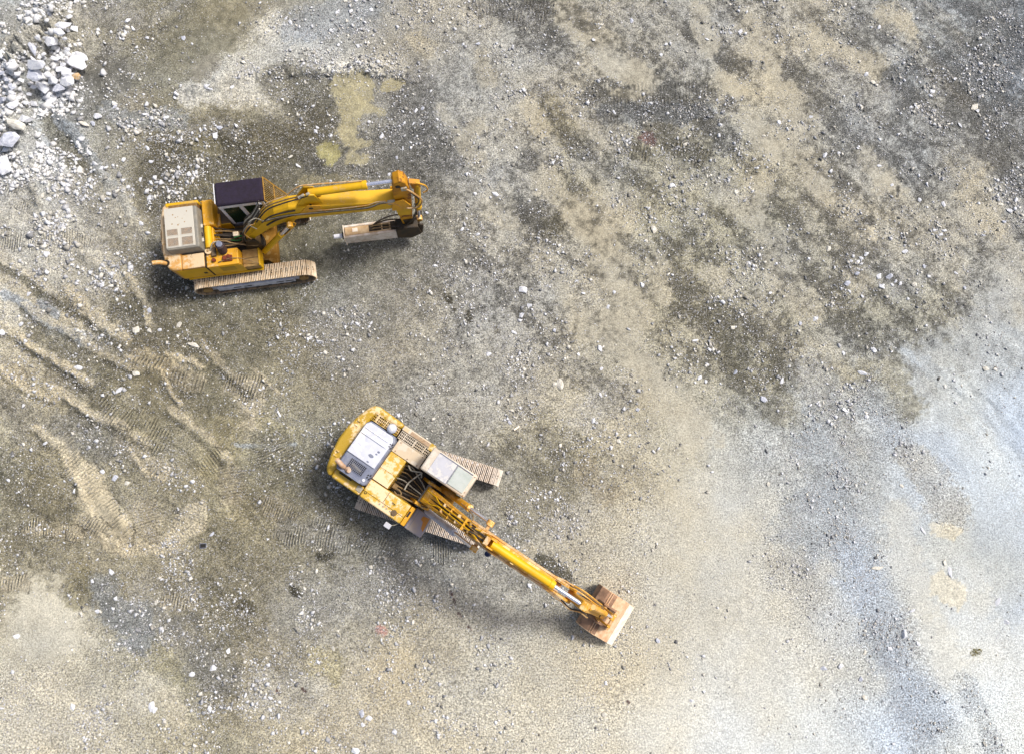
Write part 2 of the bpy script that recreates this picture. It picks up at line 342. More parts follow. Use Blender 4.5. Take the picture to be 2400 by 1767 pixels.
# small stains
st([(1048, 692), (1056, 700)], 8, .4, 1.9, .9, 'o', 0, 0, -2)
st([(1098, 735), (1105, 750)], 9, .5, 2.2, .85, 'o', 0, 0, -1)
st([(1066, 722), (1066, 728)], 5, .5, 2.2, .8, 'o'); st([(1160, 772), (1166, 776)], 7, .5, 2.2, .8, 'o')
st([(690, 1378), (702, 1392)], 11, .4, 1.9, .9, 'o', 0, 0, -2)
st([(745, 1308), (772, 1300)], 9, .6, 2.3, .85, 'o')
st([(572, 1415), (588, 1420)], 16, .7, 2.6, .9, 'y')
st([(895, 1472), (906, 1478)], 9, .9, 6.6, .9, 'r')
st([(2105, 418), (2112, 422)], 7, .6, 1.6, .8, 'n'); st([(2108, 440), (2106, 462)], 5, .6, 1.8, .8, 'n'); st([(2035, 520), (2045, 525)], 10, .7, 2.2, .8, 'n')
st([(1510, 320), (1525, 325)], 14, .7, 3.2, .8, 'r')
for x, y in [(1058, 1390), (1066, 1406), (1078, 1435), (1100, 1466), (655, 1618), (710, 1620), (1474, 1638)]:
    st([(x - 2, y), (x + 2, y + 5)], 3, .6, 2.4, .85, 'r')
st([(30, 330), (60, 420), (20, 520), (90, 560)], 60, .8, 7.2, .8, 'n', .08, 0, 3)
st([(100, 500), (200, 560), (240, 640)], 50, .9, 6.4, .7, 'n', .05, 0, 3)
st([(200, 420), (260, 480), (300, 540)], 40, .9, 5.8, .7, 'n', .05, 0, 3)
st([(10, 40), (90, 30), (180, 20), (280, 30)], 50, .9, 5.2, .6, 'n', .03, 0, 3)
# the heap of blasted rock
st([(60, 130), (110, 100), (140, 60)], 60, .8, 6.6, .8, 'n', .55, 0, 5)
st([(90, 150), (130, 160), (150, 120)], 66, .7, 6.6, .8, 'n', .5, 0, 5)
st([(0, 160), (30, 220), (40, 290), (20, 340)], 60, .8, 6.8, .8, 'n', .35, 0, 5)


def stroke_eval(PX, PY):
    """lightness, tint, height, ripple amplitude, ripple phase and stoniness at photo-pixel coordinates of ground points."""
    hgt = np.zeros_like(PX); rip = np.zeros_like(PX); pha = np.zeros_like(PX)
    wx = fbm(PX, PY, 1 / 60, 4, 3) ; wy = fbm(PX, PY, 1 / 60, 4, 4)
    wx2 = fbm(PX, PY, 1 / 16, 4, 5, .65); wy2 = fbm(PX, PY, 1 / 16, 4, 6, .65)
    GX_ = np.clip(PX + 70 * fbm(PX, PY, 1 / 190, 5, 15), -300, 2700); GY_ = np.clip(PY + 70 * fbm(PX, PY, 1 / 190, 5, 16), -300, 2060)
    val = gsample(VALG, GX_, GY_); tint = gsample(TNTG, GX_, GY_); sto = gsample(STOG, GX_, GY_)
    QX = PX + 13 * wx + 9 * wx2; QY = PY + 13 * wy + 9 * wy2
    rag = fbm(PX, PY, 1 / 34, 6, 17, .72); fr = fbm(PX, PY, 1 / 7, 3, 19, .8)
    for pts, hw, soft, v, wt, hue, h, rp, sd, warp, per in S:
        p = np.array(pts, float); m = hw * (1.6 + soft) + 30
        sel = np.nonzero((PX > p[:, 0].min() - m) & (PX < p[:, 0].max() + m) & (PY > p[:, 1].min() - m) & (PY < p[:, 1].max() + m))
        if not len(sel[0]): continue
        wf = min(1.0, .35 + hw / 34)
        x = PX[sel] + wf * (QX[sel] - PX[sel]); y = PY[sel] + wf * (QY[sel] - PY[sel])
        best = np.full(x.shape, 1e9); along = np.zeros_like(best); acc = 0
        for a, b in zip(p[:-1], p[1:]):
            d = b - a; L = np.hypot(*d) + 1e-6
            t = np.clip(((x - a[0]) * d[0] + (y - a[1]) * d[1]) / L ** 2, 0, 1)
            dist = np.hypot(x - a[0] - t * d[0], y - a[1] - t * d[1])
            u = (PX[sel] - a[0]) * d[0] / L + (PY[sel] - a[1]) * d[1] / L
            up = dist < best
            best = np.where(up, dist, best); along = np.where(up, acc + u, along); acc += L
        rg = rag[sel]
        k = 1 - sstep(hw * (1 - .75 * soft), hw * (1 + .65 * soft), best + rg * hw * (.25 + .55 * soft))
        big_ = min(1.0, max(0.0, (hw - 28) / 25)); k = sstep(.22 - .2 * big_, .80 + .2 * big_, k + (.42 * fr[sel] + .25 * rg) * (1 - np.abs(2 * k - 1) * .55)) * np.clip(k * 6, 0, 1)
        if v is not None:
            val[sel] += k * wt * (v - val[sel])
            if hue: tint[sel] += (k * wt)[..., None] * (np.array(TINT[hue], np.float32) - tint[sel])
        if h: hgt[sel] += h * np.clip(.75 + 1.1 * rg, .05, 1.6) * (1 - sstep(0, hw * 1.35, best))
        if rp:
            kk = k * rp; up = kk > rip[sel]
            pp = along * 2 * math.pi / (per or 8)
            pha[sel] = np.where(up, pp, pha[sel]); rip[sel] = np.maximum(rip[sel], kk)
        sto[sel] += k * sd
    return val, tint, hgt, rip, pha, np.clip(sto, 0.3, 12)


MACHINES = [(-8.6, 9.4), (-1.9, .3), (4.6, -3.9)]


def ground_fields(X, Y):
    PX, PY = photo_of(X, Y)
    far = np.maximum(0, np.hypot(X, Y - 5) - 30)
    val, tint, hgt, rip, pha, sto = stroke_eval(np.clip(PX, -300, 2700), np.clip(PY, -300, 2060))
    # patchy break-up, drawn out along the way the wash ran (down to the right)
    a = R(-46); u = X * math.cos(a) + Y * math.sin(a); v = -X * math.sin(a) + Y * math.cos(a)
    n1 = fbm(u * .42, v, .55, 6, 1, .62); n2 = fbm(X, Y, 1.6, 5, 2, .6); n3 = fbm(X, Y, 6.0, 4, 8, .7)
    n4 = fbm(u * .16, v, 1.9, 5, 41, .66)
    amp = 1.0 * sstep(700, 1500, PX) * (1 - sstep(700, 1150, PY)) + .75
    amp = amp * (1 - .55 * sstep(1000, 1300, PY) * sstep(1150, 1500, PX))
    patch = np.clip(n1 * 1.5, -1, 1)
    val = val + amp * (.36 * patch + .62 * n2 + .62 * n4) + (1.15 - .75 * sstep(5.8, 7.4, val) + .7 * sstep(850, 1150, PX) * (1 - sstep(800, 1150, PY))) * n3
    tr = sstep(950, 1250, PX) * (1 - sstep(880, 1060, PY + .25 * (PX - 1700)))
    fr = fbm(X, Y, 9.0, 3, 19, .8)
    qq = (val - 4.7) * .32 + .30 * n4 + .16 * n2 + .34 * fr
    val = val + tr * .6 * (3.2 + 3.3 * sstep(-.42, .42, qq) + .25 * n3 - val)
    left = (1 - sstep(480, 760, PX)) * sstep(330, 560, PY) * (1 - sstep(1180, 1420, PY))
    a5 = R(-36); n5 = fbm((X * math.cos(a5) + Y * math.sin(a5)) * .2, -X * math.sin(a5) + Y * math.cos(a5), 1.0, 6, 51, .68)
    val = val + left * (1.5 * n5 + .15); hgt = hgt + left * .05 * n5
    warm = sstep(.1, .9, patch)[..., None] * .5 * np.clip(amp - .6, 0, 1)[..., None]
    tint = tint + warm * (np.array(TINT['w'], np.float32) - tint)
    tint = tint * (1 + np.stack([.025 * fbm(X, Y, .3, 4, 21), np.zeros_like(X), -.05 * fbm(X, Y, .3, 4, 21)], -1))
    hgt = hgt + .03 * fbm(X, Y, .35, 5, 9) + .014 * n2 + .006 * n3 * np.clip(sto / 4, .4, 1.6)
    hgt = hgt + .004 * fbm(X, Y, 14, 2, 12)
    flat = np.ones_like(X)
    for cx, cy in MACHINES: flat = np.minimum(flat, sstep(1.0, 3.2, np.hypot(X - cx, Y - cy)))
    hgt = hgt * (.25 + .75 * flat) + .0006 * far ** 1.5 * (1 + fbm(X, Y, .02, 3, 14))
    return np.clip(val, 0, 9.6), tint, hgt, rip, pha, sto


def to_lin(c): return np.where(c <= .04045, c / 12.92, ((c + .055) / 1.055) ** 2.4)


LIT = 1.27          # how much brighter than its albedo a sunlit level surface renders


def axis_coords(lo, hi, step, far):
    core = np.arange(lo, hi + 1e-6, step); out = []
    s = step; x = hi
    while x < hi + far: s *= 1.22; x += s; out.append(x)
    left = [lo - (o - hi) for o in out][::-1]
    return np.concatenate([left, core, out])


gx = axis_coords(-22.5, 26.5, .046, 500); gy = axis_coords(-11.5, 24.0, .046, 500)
GX, GY = np.meshgrid(gx, gy, indexing='xy')
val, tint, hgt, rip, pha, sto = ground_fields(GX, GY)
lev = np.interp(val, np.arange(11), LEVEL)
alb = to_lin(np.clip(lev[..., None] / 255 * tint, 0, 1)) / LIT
ny, nx = GX.shape
co = np.stack([GX, GY, hgt], -1).reshape(-1, 3).astype(np.float32)
me = bpy.data.meshes.new('quarry_ground')
idx = np.arange(nx * ny).reshape(ny, nx)
q = np.stack([idx[:-1, :-1], idx[:-1, 1:], idx[1:, 1:], idx[1:, :-1]], -1).reshape(-1, 4).astype(np.int32)
me.vertices.add(len(co)); me.vertices.foreach_set('co', co.ravel())
me.loops.add(q.size); me.loops.foreach_set('vertex_index', q.ravel())
me.polygons.add(len(q)); me.polygons.foreach_set('loop_start', np.arange(0, q.size, 4, dtype=np.int32))
me.polygons.foreach_set('loop_total', np.full(len(q), 4, dtype=np.int32))
me.polygons.foreach_set('use_smooth', np.ones(len(q), bool))
me.update()
ca = me.attributes.new('soil', 'FLOAT_COLOR', 'POINT')
ca.data.foreach_set('color', np.concatenate([alb.reshape(-1, 3), np.ones((nx * ny, 1))], 1).astype(np.float32).ravel())
cb = me.attributes.new('print', 'FLOAT_VECTOR', 'POINT')
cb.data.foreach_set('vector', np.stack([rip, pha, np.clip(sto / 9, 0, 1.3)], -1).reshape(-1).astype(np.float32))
ground = bpy.data.objects.new('ground', me); COL.objects.link(ground); ground['kind'] = 'structure'


# ------------------------------------------------------------------ node helpers
class N:
    def __init__(s, name):
        s.m = bpy.data.materials.new(name); s.m.use_nodes = True; s.t = s.m.node_tree
        s.b = s.t.nodes['Principled BSDF']
        s.co = s.t.nodes.new('ShaderNodeTexCoord').outputs['Object']

    def n(s, kind, **kw):
        o = s.t.nodes.new(kind)
        for k, v in kw.items(): setattr(o, k, v)
        return o

    def put(s, sock, v):
        if hasattr(v, 'is_linked') or hasattr(v, 'links'): s.t.links.new(v, sock)
        else:
            if isinstance(v, tuple) and len(v) == 3 and sock.type == 'RGBA': v = (*v, 1)
            sock.default_value = v

    def math(s, op, a, b=0.0, c=None, clamp=False):
        o = s.n('ShaderNodeMath', operation=op, use_clamp=clamp); s.put(o.inputs[0], a); s.put(o.inputs[1], b)
        if c is not None: s.put(o.inputs[2], c)
        return o.outputs[0]

    def noise(s, sc, det=4, rough=.55, vec=None, out='Fac', dist=0):
        o = s.n('ShaderNodeTexNoise'); s.put(o.inputs['Vector'], vec or s.co)
        o.inputs['Scale'].default_value = sc; o.inputs['Detail'].default_value = det; o.inputs['Roughness'].default_value = rough
        o.inputs['Distortion'].default_value = dist
        return o.outputs[out]

    def voro(s, sc, feat='F1', out='Distance', vec=None, rand=1.0):
        o = s.n('ShaderNodeTexVoronoi', feature=feat); s.put(o.inputs['Vector'], vec or s.co)
        o.inputs['Scale'].default_value = sc; o.inputs['Randomness'].default_value = rand
        return o.outputs[out]

    def ramp(s, v, a, b, lo=0.0, hi=1.0):
        o = s.n('ShaderNodeMapRange', interpolation_type='SMOOTHSTEP'); s.put(o.inputs[0], v)
        for i, x in enumerate((a, b, lo, hi)): s.put(o.inputs[i + 1], x)
        return o.outputs[0]

    def mix(s, f, a, b, mode='MIX'):
        o = s.n('ShaderNodeMix', data_type='RGBA', blend_type=mode); s.put(o.inputs[0], f); s.put(o.inputs[6], a); s.put(o.inputs[7], b)
        return o.outputs[2]

    def bump(s, h, st=.5, d=.02):
        o = s.n('ShaderNodeBump'); o.inputs['Strength'].default_value = st; o.inputs['Distance'].default_value = d
        s.put(o.inputs['Height'], h); s.t.links.new(o.outputs[0], s.b.inputs['Normal'])

    def done(s, col, rough=.8, metal=0.0, spec=.4):
        s.put(s.b.inputs['Base Color'], col); s.put(s.b.inputs['Roughness'], rough); s.put(s.b.inputs['Metallic'], metal)
        s.put(s.b.inputs['Specular IOR Level'], spec); return s.m


def srgb(r, g, b, k=1.0): return tuple(float(x) * k for x in to_lin(np.array([r, g, b]) / 255))


def ground_mat():
    g = N('quarry_soil')
    soil = g.n('ShaderNodeAttribute', attribute_name='soil').outputs['Color']
    pr = g.n('ShaderNodeAttribute', attribute_name='print').outputs['Vector']
    sp = g.n('ShaderNodeSeparateXYZ'); g.put(sp.inputs[0], pr)
    rip, pha, sto = sp.outputs
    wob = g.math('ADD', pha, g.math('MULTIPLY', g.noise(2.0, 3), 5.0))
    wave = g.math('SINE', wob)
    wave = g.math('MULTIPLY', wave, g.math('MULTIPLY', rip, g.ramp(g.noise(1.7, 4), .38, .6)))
    fine = g.noise(16, 5, .72); grit = g.noise(52, 3, .7)
    ct = g.ramp(sto, .1, .6, .42, 1.0)
    f = g.math('ADD', 1.0, g.math('MULTIPLY', ct, g.ramp(fine, .36, .64, -.55, .55)))
    c1 = g.n('ShaderNodeCombineColor'); [g.put(c1.inputs[i], f) for i in range(3)]
    f2 = g.math('ADD', 1.0, g.math('MULTIPLY', ct, g.ramp(grit, .36, .64, -.45, .45)))
    c2 = g.n('ShaderNodeCombineColor'); [g.put(c2.inputs[i], f2) for i in range(3)]
    col = g.mix(1.0, g.mix(1.0, soil, c1.outputs[0], 'MULTIPLY'), c2.outputs[0], 'MULTIPLY')
    # slabs of paler dust lying on the crests of the prints
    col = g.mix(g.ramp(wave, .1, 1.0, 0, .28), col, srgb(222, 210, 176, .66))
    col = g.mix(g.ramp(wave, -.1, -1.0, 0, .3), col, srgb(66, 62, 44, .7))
    # little pale chips and dark gaps between them, thicker where it is stony
    vd = g.voro(19); vc = g.voro(19, out='Color'); s3 = g.n('ShaderNodeSeparateColor'); g.put(s3.inputs[0], vc)
    pick = g.math('LESS_THAN', s3.outputs[0], g.math('MULTIPLY', g.math('MULTIPLY', sto, .62), g.ramp(g.noise(.9, 5, .7), .42, .68, .15, 1.0)))
    chip = g.math('MULTIPLY', g.ramp(vd, .46, .34), pick)
    col = g.mix(g.math('MULTIPLY', chip, .8), col, g.mix(s3.outputs[1], srgb(196, 190, 176, .66), srgb(240, 240, 246, .68)))
    vd2 = g.voro(36); vc2 = g.voro(36, out='Color'); s4 = g.n('ShaderNodeSeparateColor'); g.put(s4.inputs[0], vc2)
    pick2 = g.math('LESS_THAN', s4.outputs[0], g.math('MULTIPLY', sto, .36))
    chip2 = g.math('MULTIPLY', g.ramp(vd2, .48, .36), pick2)
    col = g.mix(g.math('MULTIPLY', chip2, .62), col, g.mix(s4.outputs[1], srgb(190, 186, 178, .66), srgb(236, 236, 244, .68)))
    pickd = g.math('GREATER_THAN', s4.outputs[2], g.math('SUBTRACT', 1.0, g.math('MULTIPLY', sto, .3)))
    col = g.mix(g.math('MULTIPLY', g.math('MULTIPLY', g.ramp(vd2, .5, .36), pickd), .45), col, srgb(52, 50, 46, .7))
    h = g.math('ADD', g.math('MULTIPLY', wave, .9), g.math('ADD', g.math('MULTIPLY', chip, .5), g.math('ADD', g.math('MULTIPLY', chip2, .3), g.math('ADD', g.math('MULTIPLY', fine, .9), g.math('MULTIPLY', grit, .4)))))
    g.bump(h, .9, .035)
    return g.done(col, .95, 0, .15)


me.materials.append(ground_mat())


def rock_mat(name, c, c2, scale=3.0):
    g = N(name)
    oi = g.n('ShaderNodeObjectInfo').outputs['Random']
    n1 = g.noise(scale, 6, .65, dist=.6); n2 = g.noise(scale * 6, 4, .7)
    col = g.mix(g.ramp(n1, .35, .68), c, c2)
    col = g.mix(g.ramp(n2, .55, .75, 0, .45), col, srgb(150, 148, 150, .6))
    g.bump(g.math('ADD', n1, g.math('MULTIPLY', n2, .5)), .8, .05)
    return g.done(col, .9, 0, .2)


ROCKM = {'white': rock_mat('rock_white', srgb(250, 250, 251, .88), srgb(226, 228, 236, .85)),
         'cream': rock_mat('rock_cream', srgb(248, 244, 232, .86), srgb(222, 214, 196, .8)),
         'grey': rock_mat('rock_grey', srgb(196, 200, 214, .8), srgb(232, 234, 242, .85)),
         'orange': rock_mat('rock_orange', srgb(226, 176, 104, .7), srgb(240, 228, 206, .7))}


def gravel_mat():
    g = N('gravel_stone')
    c = g.n('ShaderNodeAttribute', attribute_name='tone').outputs['Color']
    n = g.noise(40, 3, .6)
    g.bump(n, .5, .01)
    return g.done(g.mix(g.ramp(n, .4, .7, 0, .35), c, srgb(150, 146, 138, .6)), .92, 0, .2)


# ------------------------------------------------------------------ stones
def hull(seed, npts, flat=.75, sub=0):
    r = random.Random(seed); bm = bmesh.new()
    for _ in range(npts):
        while True:
            p = Vector((r.uniform(-1, 1), r.uniform(-1, 1), r.uniform(-1, 1)))
            if .55 < p.length < 1: break
        p.normalize(); p *= r.uniform(.82, 1.0); p.z *= flat; bm.verts.new(p)
    res = bmesh.ops.convex_hull(bm, input=bm.verts)
    bmesh.ops.delete(bm, geom=[g for g in res['geom_interior'] if isinstance(g, bmesh.types.BMVert)], context='VERTS')
    bmesh.ops.dissolve_limit(bm, angle_limit=R(12), verts=bm.verts, edges=bm.edges)
    bm.normal_update()
    return bm


RG = np.random.default_rng(5)
protos = []
for k in range(10):
    b = hull(100 + k, 9, .7); bmesh.ops.triangulate(b, faces=b.faces); b.verts.ensure_lookup_table(); b.verts.index_update()
    protos.append((np.array([v.co[:] for v in b.verts], np.float32), np.array([[v.index for v in f.verts] for f in b.faces], np.int32))); b.free()

NG = 90000
sx = RG.uniform(-22.3, 26.3, NG * 5); sy = RG.uniform(-11.2, 23.8, NG * 5)
_v, _t, _h, _r, _p, _s = ground_fields(sx, sy)
clump = np.clip(.42 + 2.5 * fbm(sx, sy, .75, 6, 31, .72), .03, 3.6) ** 1.25
prob = (_s / 9) ** 1.35 * clump
keep = RG.random(len(sx)) < prob * .66
sx, sy, _s, _v = sx[keep][:NG], sy[keep][:NG], _s[keep][:NG], _v[keep][:NG]
ns = len(sx)
rad = np.exp(RG.normal(-3.72, .62, ns)) * (.85 + .03 * _s); rad = np.clip(rad, .013, .12)
px_, py_ = photo_of(sx, sy)
rad *= 1 + .55 * (1 - sstep(40, 170, np.hypot(px_ - 95, (py_ - 160) * .8))) + .28 * (1 - sstep(250, 470, np.hypot(px_ - 170, py_ - 370))) + .7 * (1 - sstep(0, 420, np.hypot(px_ - 60, (py_ - 230) * .8)))
rad *= 1 - .22 * sstep(1200, 1900, px_) * sstep(800, 1200, py_)
VV, FF, CC, off = [], [], [], 0
which = RG.integers(0, len(protos), ns)
ang = RG.uniform(0, 2 * math.pi, ns); asp = RG.uniform(.55, 1.0, ns)
hz = np.zeros(ns)
for k, (pv, pf) in enumerate(protos):
    s = np.nonzero(which == k)[0]; c, sn = np.cos(ang[s]), np.sin(ang[s])
    x = pv[None, :, 0] * rad[s, None]; y = pv[None, :, 1] * (rad * asp)[s, None]; z = pv[None, :, 2] * (rad * .8)[s, None]
    X = sx[s, None] + x * c[:, None] - y * sn[:, None]; Y = sy[s, None] + x * sn[:, None] + y * c[:, None]
    VV.append(np.stack([X, Y, z], -1)); n = len(pv)
    FF.append((pf[None] + (off + np.arange(len(s)) * n)[:, None, None]).reshape(-1, 3)); off += len(s) * n
    tone = RG.random(len(s))[:, None]; warm = RG.random(len(s))[:, None]
    base = (.26 + .56 * tone ** .8) * np.where(warm < .35, np.array([[1, .95, .84]]), np.array([[.985, .99, 1.02]]))
    inp = (1 - sstep(100, 260, np.hypot(px_[s] - 80, (py_[s] - 190) * .7)))[:, None]; base = base + inp * (np.array([[.80, .80, .80]]) - base) * .65
    base = base * np.where(RG.random(len(s)) < .16 * (1 - inp[:, 0]), .45, 1.0)[:, None]
    CC.append(np.repeat(base, n, 0)); hz[s] = 0
from_h = ground_fields(sx, sy)[2]
o2 = 0
for k, (pv, pf) in enumerate(protos):
    s = np.nonzero(which == k)[0]; VV[k][..., 2] += (from_h[s] + rad[s] * .22)[:, None]
gv = np.concatenate([v.reshape(-1, 3) for v in VV]).astype(np.float32); gf = np.concatenate(FF).astype(np.int32)
gm = bpy.data.meshes.new('gravel')
gm.vertices.add(len(gv)); gm.vertices.foreach_set('co', gv.ravel())
gm.loops.add(gf.size); gm.loops.foreach_set('vertex_index', gf.ravel())
gm.polygons.add(len(gf)); gm.polygons.foreach_set('loop_start', np.arange(0, gf.size, 3, dtype=np.int32)); gm.polygons.foreach_set('loop_total', np.full(len(gf), 3, np.int32))
gm.update()
ga = gm.attributes.new('tone', 'FLOAT_COLOR', 'POINT'); cc = np.concatenate(CC)
ga.data.foreach_set('color', np.concatenate([cc, np.ones((len(cc), 1))], 1).astype(np.float32).ravel())
gm.materials.append(gravel_mat())
go = bpy.data.objects.new('gravel', gm); COL.objects.link(go); go['kind'] = 'stuff'; go['label'] = 'pale crushed stone and chippings strewn over the quarry floor'; go['category'] = 'gravel'

# ------------------------------------------------------------------ single rocks and stones
ROCKP = []
for k in range(26):
    b = hull(500 + k, 12 + k % 5, (.72, .6, .82)[k % 3])
    if k % 2 == 0:
        bmesh.ops.bevel(b, geom=list(b.edges), offset=.05, segments=1, affect='EDGES', profile=.6)
    bmesh.ops.triangulate(b, faces=b.faces)
    mesh = bpy.data.meshes.new('rock'); b.to_mesh(mesh); b.free(); ROCKP.append(mesh)
ROCKV = {(k, c): None for k in range(26) for c in ROCKM}


def rock_mesh(k, c):
    if ROCKV[k, c] is None:
        m = ROCKP[k].copy(); m.materials.append(ROCKM[c]); ROCKV[k, c] = m
    return ROCKV[k, c]


# (photo x, y, long side px, short side px, turn in degrees, lift m, colour)
PILE = [(545, 225, 140, 78, 5, .35, 'w'), (652, 262, 72, 70, 0, .3, 'w'), (505, 290, 130, 62, -12, .4, 'w'), (448, 370, 104, 100, 30, .55, 'w'), (232, 345, 150, 62, -65, .45, 'w'), (285, 430, 130, 56, -62, .5, 'g'),
        (205, 480, 76, 62, 20, .3, 'g'), (305, 566, 182, 88, -4, .5, 'w'), (678, 562, 158, 138, -30, .4, 'w'), (708, 492, 165, 60, -42, .3, 'w'), (515, 515, 70, 50, 30, .5, 'w'), (575, 640, 100, 84, 20, .4, 'w'),
        (520, 608, 70, 60, 0, .4, 'w'), (300, 660, 130, 112, -40, .45, 'g'), (378, 762, 150, 70, -48, .25, 'w'), (288, 756, 86, 44, 5, .2, 'w'), (588, 706, 150, 96, -12, .4, 'w'), (512, 772, 125, 76, -15, .2, 'g'),
        (462, 706, 84, 76, 20, .4, 'w'), (415, 655, 86, 46, -14, .4, 'w'), (200, 285, 130, 46, 15, .25, 'w'), (265, 235, 70, 46, 20, .2, 'w'), (90, 402, 74, 42, -14, .05, 'w'), (36, 488, 104, 84, -50, .3, 'w'),
        (24, 560, 70, 34, -10, .2, 'g'), (128, 902, 116, 88, 60, .3, 'w'), (226, 890, 66, 42, 0, .2, 'w'), (104, 756, 100, 52, -60, .3, 'g'), (102, 806, 66, 36, -8, .3, 'w'), (218, 1030, 145, 70, -6, .15, 'w'),
        (150, 1082, 150, 72, -14, .2, 'c'), (92, 1216, 165, 140, 25, .15, 'g'), (48, 1440, 160, 118, 82, .2, 'w'), (288, 896, 54, 46, 0, .15, 'w'), (425, 884, 64, 48, -40, .1, 'w'), (664, 664, 66, 62, 0, .25, 'o'),
        (652, 778, 56, 30, -20, .1, 'w'), (580, 440, 64, 44, 30, .5, 'w'), (470, 512, 64, 40, -20, .55, 'w'), (165, 412, 54, 40, 60, .3, 'w'), (380, 470, 46, 36, 20, .6, 'w'), (340, 500, 40, 34, 0, .6, 'w'), (600, 150, 60, 44, 40, .05, 'w'),
        (840, 1004, 84, 46, -10, .12, 'w'), (800, 1066, 62, 36, -45, .1, 'g'), (722, 1072, 100, 36, -18, .12, 'c'), (450, 918, 62, 42, -30, .1, 'w'), (605, 90, 40, 40, 0, .02, 'w'), (280, 120, 46, 36, 0, .02, 'w'), (56, 960, 70, 56, 30, .2, 'g'),
        (20, 640, 60, 40, 0, .2, 'g'), (160, 640, 60, 40, 30, .3, 'w'), (60, 690, 66, 40, -30, .25, 'g'), (190, 700, 60, 40, -20, .3, 'w'), (250, 820, 54, 34, 20, .2, 'w'), (30, 860, 60, 44, 20, .25, 'g'), (330, 330, 46, 36, 10, .3, 'w'),
        (560, 340, 46, 34, -10, .4, 'w'), (500, 440, 60, 44, 50, .5, 'w'), (540, 560, 50, 40, 10, .45, 'w'), (620, 590, 50, 34, 40, .3, 'g'), (60, 1290, 62, 46, 20, .1, 'w'), (130, 1360, 44, 50, 0, .1, 'w')]
LOOSE = """1160 455 24 10|1225 680 24 17|1310 900 27 20|1534 540 24 15|1725 450 18 12|1440 265 16 6|1575 435 16 11|1515 565 11 8|2045 195 15 11|2145 250 18 12|2285 252 30 14|1940 584 17 13|2120 590 18 12|2155 470 12 10|2185 215 16 12
2180 225 14 9|322 775 21 19|350 728 13 12|352 775 14 11|375 774 11 8|455 810 28 11|420 762 16 13|240 666 16 11|320 876 18 14|185 862 22 10|108 1040 15 11|240 1105 14 10|270 1120 16 12|280 916 19 10|275 774 12 8|5 780 18 14|50 760 14 10|68 690 15 9
1505 668 14 11|1405 817 17 12|1407 925 14 9|1495 960 12 8|1450 1033 13 10|1630 798 19 6|1662 820 12 9|1718 768 15 10|1640 885 17 9|1655 893 14 9|1787 936 20 15|1300 775 11 9|1985 665 17 12|2008 642 13 10|2060 648 20 12|2083 650 19 14|2066 673 17 12
2143 668 18 12|2020 697 13 10|1990 683 13 6|2048 820 15 9|2020 875 24 10|1977 828 13 8|1978 960 24 10|2030 975 13 11|1832 893 20 8|1910 748 16 11|1805 688 11 7|2118 1485 22 18|2085 1520 13 11|2152 1507 13 9|2214 1318 16 11|2162 1242 20 7|2226 1340 26 10
2056 1330 30 9|2140 1430 20 7|2025 1635 14 13|2016 1590 13 10|1970 1560 14 11|1930 1566 14 10|2338 1410 22 10|2356 1456 15 11|848 1671 17 13|865 1682 16 11|850 1699 13 10|924 1714 15 11|833 1758 20 14|780 1519 12 9|262 1339 17 10|366 1412 18 9
357 1655 24 13|362 1662 15 12|500 1565 15 13|451 1580 15 11|492 1660 16 13|171 1655 18 10|40 1490 15 10|536 1525 13 10|497 1252 13 8|1195 990 12 8|1420 1600 11 8|1417 1675 16 13|1540 1500 14 10|1620 1640 12 8|900 1180 10 7|620 1790 14 8
1222 740 14 12|1240 716 13 10|1205 780 16 8|1300 900 12 10|1368 690 14 9|1350 660 12 5|1425 720 12 8|1410 865 10 8|1440 685 10 8|1355 830 11 8|1390 985 15 9|1145 830 15 10|1120 550 11 8|1000 500 10 7|944 350 13 8|740 310 16 9|744 300 12 7|700 390 18 9
680 370 16 11|895 320 16 10|975 260 15 8|970 290 14 5|1010 215 13 5|990 255 12 9|842 432 13 9|875 436 10 7|912 410 9 7|930 370 9 7|775 425 9 6|790 30 13 8|795 27 12 8|870 25 14 10|680 53 12 9|670 45 9 6|810 3 12 9|1120 105 13 12|1085 105 10 8|1125 63 9 7
1480 50 14 10|1410 60 11 9|1405 67 10 6|1550 130 12 9|1560 105 11 9|1355 150 9 8|1390 95 11 9|1735 75 14 11|1712 78 10 9|1690 76 9 7|1640 230 9 7|1680 235 9 6|1605 340 11 8|1790 320 10 8|1825 288 12 10|1900 275 11 9|2060 65 14 10|2030 175 14 10|2010 350 10 8
1965 360 11 8|2090 435 10 8|2150 255 16 12|2135 252 12 8|2290 262 12 10|2250 295 18 8|2365 495 16 12|2345 480 18 9|2380 470 14 11|2395 505 15 12|2330 490 12 8|2352 520 13 9|2200 530 18 11|2212 542 14 9|2190 540 11 8|2205 550 13 9|2000 600 11 8|2010 615 12 9
1995 612 10 8|2018 606 12 8|2030 597 14 10|2165 625 11 8|2240 640 11 6|2110 665 11 9|2260 675 10 8|2100 660 13 9|2090 668 11 7|500 490 14 9|545 205 14 7|490 205 26 13|430 90 16 11|300 50 18 13|250 20 15 11|345 90 12 8|410 230 13 9|470 305 14 8|420 310 13 9
515 300 17 11|505 320 18 13|340 270 18 10|355 380 13 9|460 405 14 9|330 420 18 10|290 375 14 11|240 395 13 10|210 360 15 9|270 250 18 9|350 465 16 10|160 430 22 14|100 460 18 13|115 468 15 10|90 340 16 12|300 440 13 10|255 455 12 9|330 525 13 10|150 535 12 8|110 595 18 14"""
loose = []
for l in LOOSE.replace('\n', '|').split('|'):
    x, y, a, b = map(float, l.split()); loose.append((x, y, a, b, rnd.uniform(-90, 90), 0, rnd.choice('wwwwcg')))
rocks = []          # photo x, y, world long, short, turn, lift, colour, in the pile?
